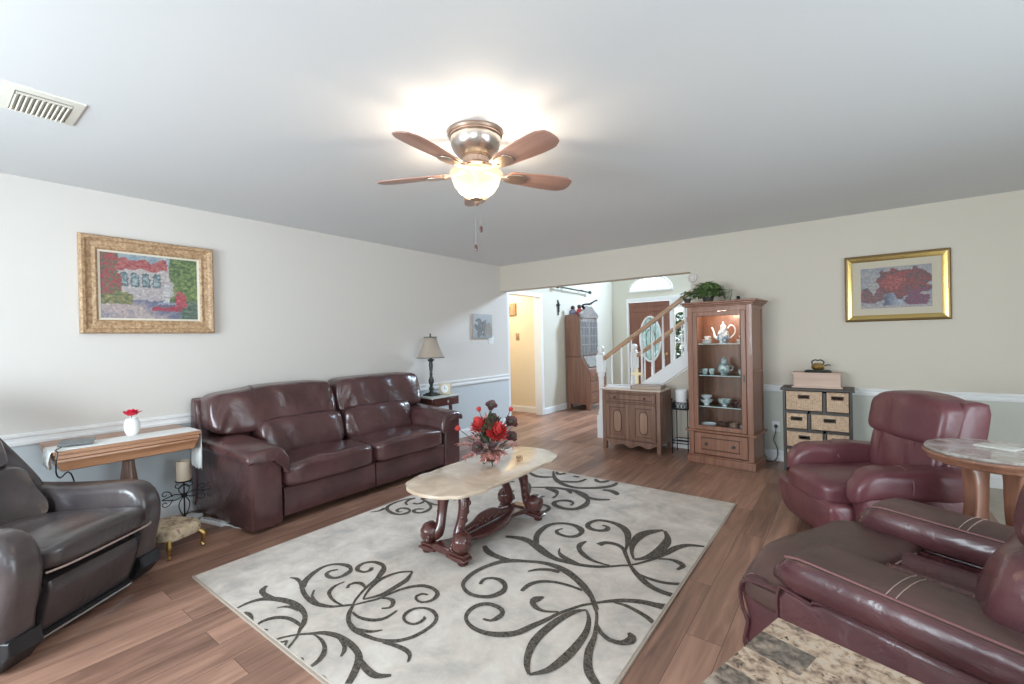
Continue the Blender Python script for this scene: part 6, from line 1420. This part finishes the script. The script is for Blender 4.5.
def bouquet_(u, v):
    n1 = nz(u, v, 8, 5); n2 = nz(u, v, 24, 6)
    c = lerp((0.50, 0.47, 0.44), (0.34, 0.35, 0.42), 0.5+n1)
    if ((u-0.50)/0.16)**2+((v-0.12)/0.36)**2 < 1: c = lerp((0.07, 0.10, 0.18), (0.62, 0.64, 0.72), 0.5+(u-0.48)*4 if u < 0.56 else 0.9-(u-0.56)*5)
    d = ((u-0.62)/0.38)**2+((v-0.62)/0.36)**2
    if d < 1+n1*0.8: c = lerp((0.42, 0.06, 0.05), (0.10, 0.08, 0.09), 0.5+n2*1.5+n1*0.6); 
    if ((u-0.47)/0.15)**2+((v-0.60)/0.2)**2 < 1+n1: c = lerp((0.56, 0.14, 0.10), (0.32, 0.05, 0.06), 0.5+n2*1.4)
    if ((u-0.80)/0.16)**2+((v-0.22)/0.2)**2 < 1+n1: c = lerp((0.30, 0.05, 0.09), (0.16, 0.10, 0.18), 0.5+n2)
    if ((u-0.15)/0.17)**2+((v-0.30)/0.16)**2 < 1+n1*1.5: c = lerp((0.36, 0.10, 0.12), (0.13, 0.10, 0.10), 0.5+n2*1.5)
    if v < 0.06: c = (0.52, 0.46, 0.46)
    return c
def floral_small(u, v):
    n1 = nz(u, v, 6, 9); n2 = nz(u, v, 16, 3)
    c = lerp((0.50, 0.58, 0.62), (0.70, 0.74, 0.76), v)
    if ((u-0.42)/0.30)**2+((v-0.42)/0.36)**2 < 1+n1*1.4: c = lerp((0.12, 0.18, 0.14), (0.42, 0.38, 0.40), 0.5+n2*1.5)
    if ((u-0.78)/0.2)**2+((v-0.35)/0.3)**2 < 1+n1: c = lerp((0.62, 0.50, 0.42), (0.35, 0.38, 0.32), 0.5+n2)
    return c
def frame_ring(b, w_, h_, prof, mi=0):
    b.mat(mi)
    R = []
    for (ins, dep) in prof: R.append([(-w_/2+ins, -dep, -h_/2+ins), (w_/2-ins, -dep, -h_/2+ins), (w_/2-ins, -dep, h_/2-ins), (-w_/2+ins, -dep, h_/2-ins)])
    return b.rings(R, cap=False, closed=True)
def picture(name, label, loc, rz, w_, h_, mats, prof, liner_ins, liner_w, cw, ch, fn, nx, ny, depth=0.02):
    t = thing(name, label, 'painting', loc, rz)
    frame_ring(B(), w_, h_, prof).make('frame', mats[0], t, ang=15)
    b = B(); frame_ring(b, w_-2*liner_ins, h_-2*liner_ins, [(0, 0.002), (0, depth), (liner_w, depth-0.004), (liner_w, 0.002)]); b.make('liner', mats[1], t, ang=15)
    canvas('canvas', cw, ch, fn, nx, ny, t, -depth+0.006)
    return t
# local: picture faces -y
gp = [(0, 0), (0, 0.035), (0.012, 0.048), (0.028, 0.044), (0.04, 0.030), (0.065, 0.024), (0.085, 0.030), (0.092, 0.026), (0.10, 0.018), (0.10, 0)]
picture('garden_painting', 'garden courtyard painting in a wide carved gold frame above the console table', (XL+0.001, 1.095, 1.775), PI/2, 0.815, 0.695, (GOLD, LINER), gp, 0.098, 0.014, 0.815-0.222, 0.695-0.222, garden, 150, 120)
g2 = [(0, 0), (0, 0.028), (0.010, 0.034), (0.022, 0.030), (0.030, 0.022), (0.045, 0.024), (0.062, 0.014), (0.062, 0)]
t2 = picture('flower_painting', 'painting of a red bouquet in a gold frame with tan mat on the far wall', (0.34, YF-0.001, 1.725), 0, 0.735, 0.615, (GOLDD, MATB), [(0, 0), (0, 0.028), (0.010, 0.034), (0.022, 0.030), (0.024, 0)], 0.058, 0.062, 0.735-0.24, 0.615-0.24, bouquet, 130, 100, 0.016)
B().rings([[(-w_/2, -d, -h_/2), (w_/2, -d, -h_/2), (w_/2, -d, h_/2), (-w_/2, -d, h_/2)] for w_, h_, d in ((0.69, 0.57, 0.004), (0.69, 0.57, 0.030), (0.65, 0.53, 0.024), (0.615, 0.495, 0.014), (0.615, 0.495, 0.004))], cap=False, closed=True).make('gilt_inner_frame', GOLDB, t2, ang=15)
t = thing('small_canvas', 'small unframed floral canvas on the left wall near the corridor door', 'painting', (XL+0.001, 4.93, 1.525), PI/2)
B().box(-0.205, 0.205, -0.030, 0.0, -0.17, 0.17).make('stretcher', plain('canvas_edge', (0.42, 0.36, 0.34), 0.9), t)
canvas('canvas', 0.41, 0.34, floral_small, 60, 50, t, -0.0305)

# ------------------------------------------------------------------ wall plates, thermostat, detector, vent
def plate_(name, label, cat, loc, rz, w_, h_, mat, toggles=1):
    t = thing(name, label, cat, loc, rz)
    B().slab([(-w_/2, -h_/2), (w_/2, -h_/2), (w_/2, h_/2), (-w_/2, h_/2)], -0.006, 0, 0.002, 'Y', sm=False).make('plate', mat, t)
    for k in range(toggles):
        x = (k-(toggles-1)/2)*0.045; B().box(x-0.006, x+0.006, -0.014, -0.005, -0.012, 0.012).make('toggle', mat, t, bevel=0.002)
plate_('light_switch', 'white light switch below the small canvas on the left wall', 'switch', (XL, 5.14, 1.32), PI/2, 0.115, 0.115, TRIM, 2)
plate_('light_switch', 'bronze light switch on the corridor wall', 'switch', (-4.87, 6.66, 1.37), 0, 0.08, 0.13, COPPER, 1)
t = thing('door_chime', 'brass louvred door chime box high on the corridor wall', 'door chime', (-4.98, 6.66, 1.88))
B().box(-0.09, 0.09, -0.04, 0, -0.11, 0.11).make('case', GOLD, t, bevel=0.004)
b = B(); [b.box(x-0.014, x+0.014, -0.048, -0.038, z-0.012, z+0.012) for x in (-0.04, 0.04) for z in (-0.07, -0.03, 0.01, 0.05)]; b.make('louvre', COPPER, t)
t = thing('smoke_detector', 'round pale beige smoke detector on the far wall above the display cabinet plants', 'smoke detector', (-1.43, YF, 1.985))
B().lathe([(0.052, 0), (0.052, -0.018), (0.046, -0.03), (0.03, -0.034), (0, -0.034)], n=36, axis='Y').make('housing', plain('beige_plastic', (0.66, 0.60, 0.55), 0.5), t)
B().lathe([(0.034, -0.034), (0.034, -0.038), (0.028, -0.040), (0.028, -0.034)], n=30, axis='Y', cap=False).make('sensor_ring', plain('warm_grey', (0.55, 0.50, 0.48), 0.5), t)
t = thing('ceiling_vent', 'cream metal louvred air vent in the ceiling near the garden painting', 'vent', (-2.935, 0.368, ZC), PI)
w_, h_ = 0.31, 0.255
b = B(); b.rings([[(-w_/2+i, -h_/2+i, -d), (w_/2-i, -h_/2+i, -d), (w_/2-i, h_/2-i, -d), (-w_/2+i, h_/2-i, -d)] for i, d in ((0, 0), (0.002, 0.006), (0.035, 0.012), (0.035, 0.004))], cap=False, closed=True); b.make('frame', VENT, t, ang=20)
b = B().box(-w_/2+0.035, w_/2-0.035, -h_/2+0.035, h_/2-0.035, -0.004, -0.002); b.make('duct_backing', VENTD, t)
for k in range(14):
    y = -h_/2+0.048+0; x = -w_/2+0.048+k*(w_-0.096)/13
for k in range(11):
    yy = -h_/2+0.046+k*(h_-0.092)/10
    B().box(-w_/2+0.075, w_/2-0.036, -0.0025, 0.0025, -0.008, 0.008).xf(T(0, yy, -0.011) @ Matrix.Rotation(0.75, 4, 'X')).make('louvre', VENT, t)
B().box(-w_/2+0.037, -w_/2+0.046, -h_/2+0.04, h_/2-0.04, -0.010, -0.004).make('damper_edge', CABD, t)
B().box(-w_/2+0.052, -w_/2+0.066, -h_/2+0.04, h_/2-0.04, -0.014, -0.004).make('damper_bar', VENT, t)

# ------------------------------------------------------------------ ceiling fan
FX, FY = -1.60, 1.84
def fan():
    t = thing('ceiling_fan', 'five-bladed walnut ceiling fan with brushed nickel motor and lit amber glass bowl', 'ceiling fan', (FX, FY, ZC))
    B().lathe([(0.0, 0), (0.150, 0), (0.152, -0.008), (0.146, -0.018), (0.140, -0.02), (0.140, -0.026), (0.134, -0.032)], n=48).make('canopy_ring', COPPER, t)
    B().lathe([(0.130, -0.028), (0.137, -0.038), (0.136, -0.062), (0.122, -0.094), (0.100, -0.118), (0.084, -0.130), (0.0, -0.130)], n=48).make('motor_housing', NICKEL, t)
    B().lathe([(0.080, -0.128), (0.076, -0.134), (0.068, -0.138), (0.068, -0.166), (0.076, -0.172), (0.08, -0.182), (0.0, -0.182)], n=40, flute=0.05, fn=20).make('flywheel', COPPER, t)
    B().lathe([(0.0, -0.182), (0.045, -0.182), (0.045, -0.196), (0.02, -0.20), (0.0, -0.20)], n=24).make('light_fitter', COPPER, t)
    n = 56; prof = [(0.143, -0.218), (0.141, -0.226), (0.132, -0.238), (0.131, -0.250), (0.118, -0.284), (0.094, -0.318), (0.062, -0.344), (0.030, -0.356), (0.010, -0.358)]
    B().rings([[(r*math.cos(2*PI*k/n), r*math.sin(2*PI*k/n), z) for k in range(n)] for r, z in prof], cap=False).make('glass_bowl', BOWL, t)
    for s_ in (-1, 1):
        B().lathe([(0, -0.024), (0.012, -0.020), (0.019, -0.008), (0.017, 0.004), (0.008, 0.014), (0, 0.016)], (0.052*0.8*s_, 0.052*0.6*s_, -0.322), 16).make('light_bulb', MATS['lamp_glow'], t)
    B().tube([(0, 0, -0.17), (0, 0, -0.35)], 0.005, 8).make('centre_rod', COPPER, t)
    B().lathe([(0.0, -0.352), (0.030, -0.354), (0.034, -0.358), (0.024, -0.362), (0.012, -0.37), (0.014, -0.38), (0.006, -0.392), (0, -0.394)], n=24).make('finial', COPPER, t)
    for k in range(5):
        a = math.radians(-84+72*k); M = Rz(a)
        br = B().tube([(0.06, 0, -0.178), (0.10, 0, -0.192), (0.15, 0, -0.202), (0.19, 0, -0.200)], [0.016, 0.013, 0.013, 0.016], 10, step=0.02)
        br.slab([(0.17, -0.028), (0.25, -0.045), (0.285, -0.03), (0.295, 0), (0.285, 0.03), (0.25, 0.045), (0.17, 0.028)], -0.212, -0.204, 0.003, 'Z', step=0.02)
        P = T(0, 0, -0.213) @ Matrix.Rotation(math.radians(-12), 4, 'X') @ T(0, 0, 0.198)
        bo = br.xf(M @ P).make('blade_arm', COPPER, t)
        out = [(0.19, -0.045), (0.29, -0.060), (0.43, -0.073), (0.53, -0.070), (0.568, -0.048), (0.578, 0), (0.568, 0.048), (0.53, 0.070), (0.43, 0.073), (0.29, 0.060), (0.19, 0.045)]
        bl = B().slab(out, -0.203, -0.196, 0.002, 'Z', step=0.03, n=2).make('blade', BLADE, t)
        bl.matrix_local = M @ P
    for (dx, dy, z, nm) in ((0.018, 0.010, -0.50, 0), (-0.004, -0.010, -0.60, 1)):
        c = B().tube([(dx, dy, -0.36), (dx, dy, z)], 0.0013, 5).make('pull_chain', NICKEL, t)
        B().lathe([(0.003, 0.0), (0.008, -0.008), (0.009, -0.02), (0.007, -0.034), (0, -0.038)], (dx, dy, z), 12).make('chain_pull', DARKW, c)
m_ = plain('lamp_glow', (1, 0.9, 0.75), 0.5, emit=(1, 0.82, 0.58), es=6.0)
fan()
for s_ in (-1, 1): bulb('fan_bulb', (FX+0.058*0.8*s_, FY+0.058*0.6*s_, ZC-0.290), 7.5, (1.0, 0.84, 0.66), 0.028)
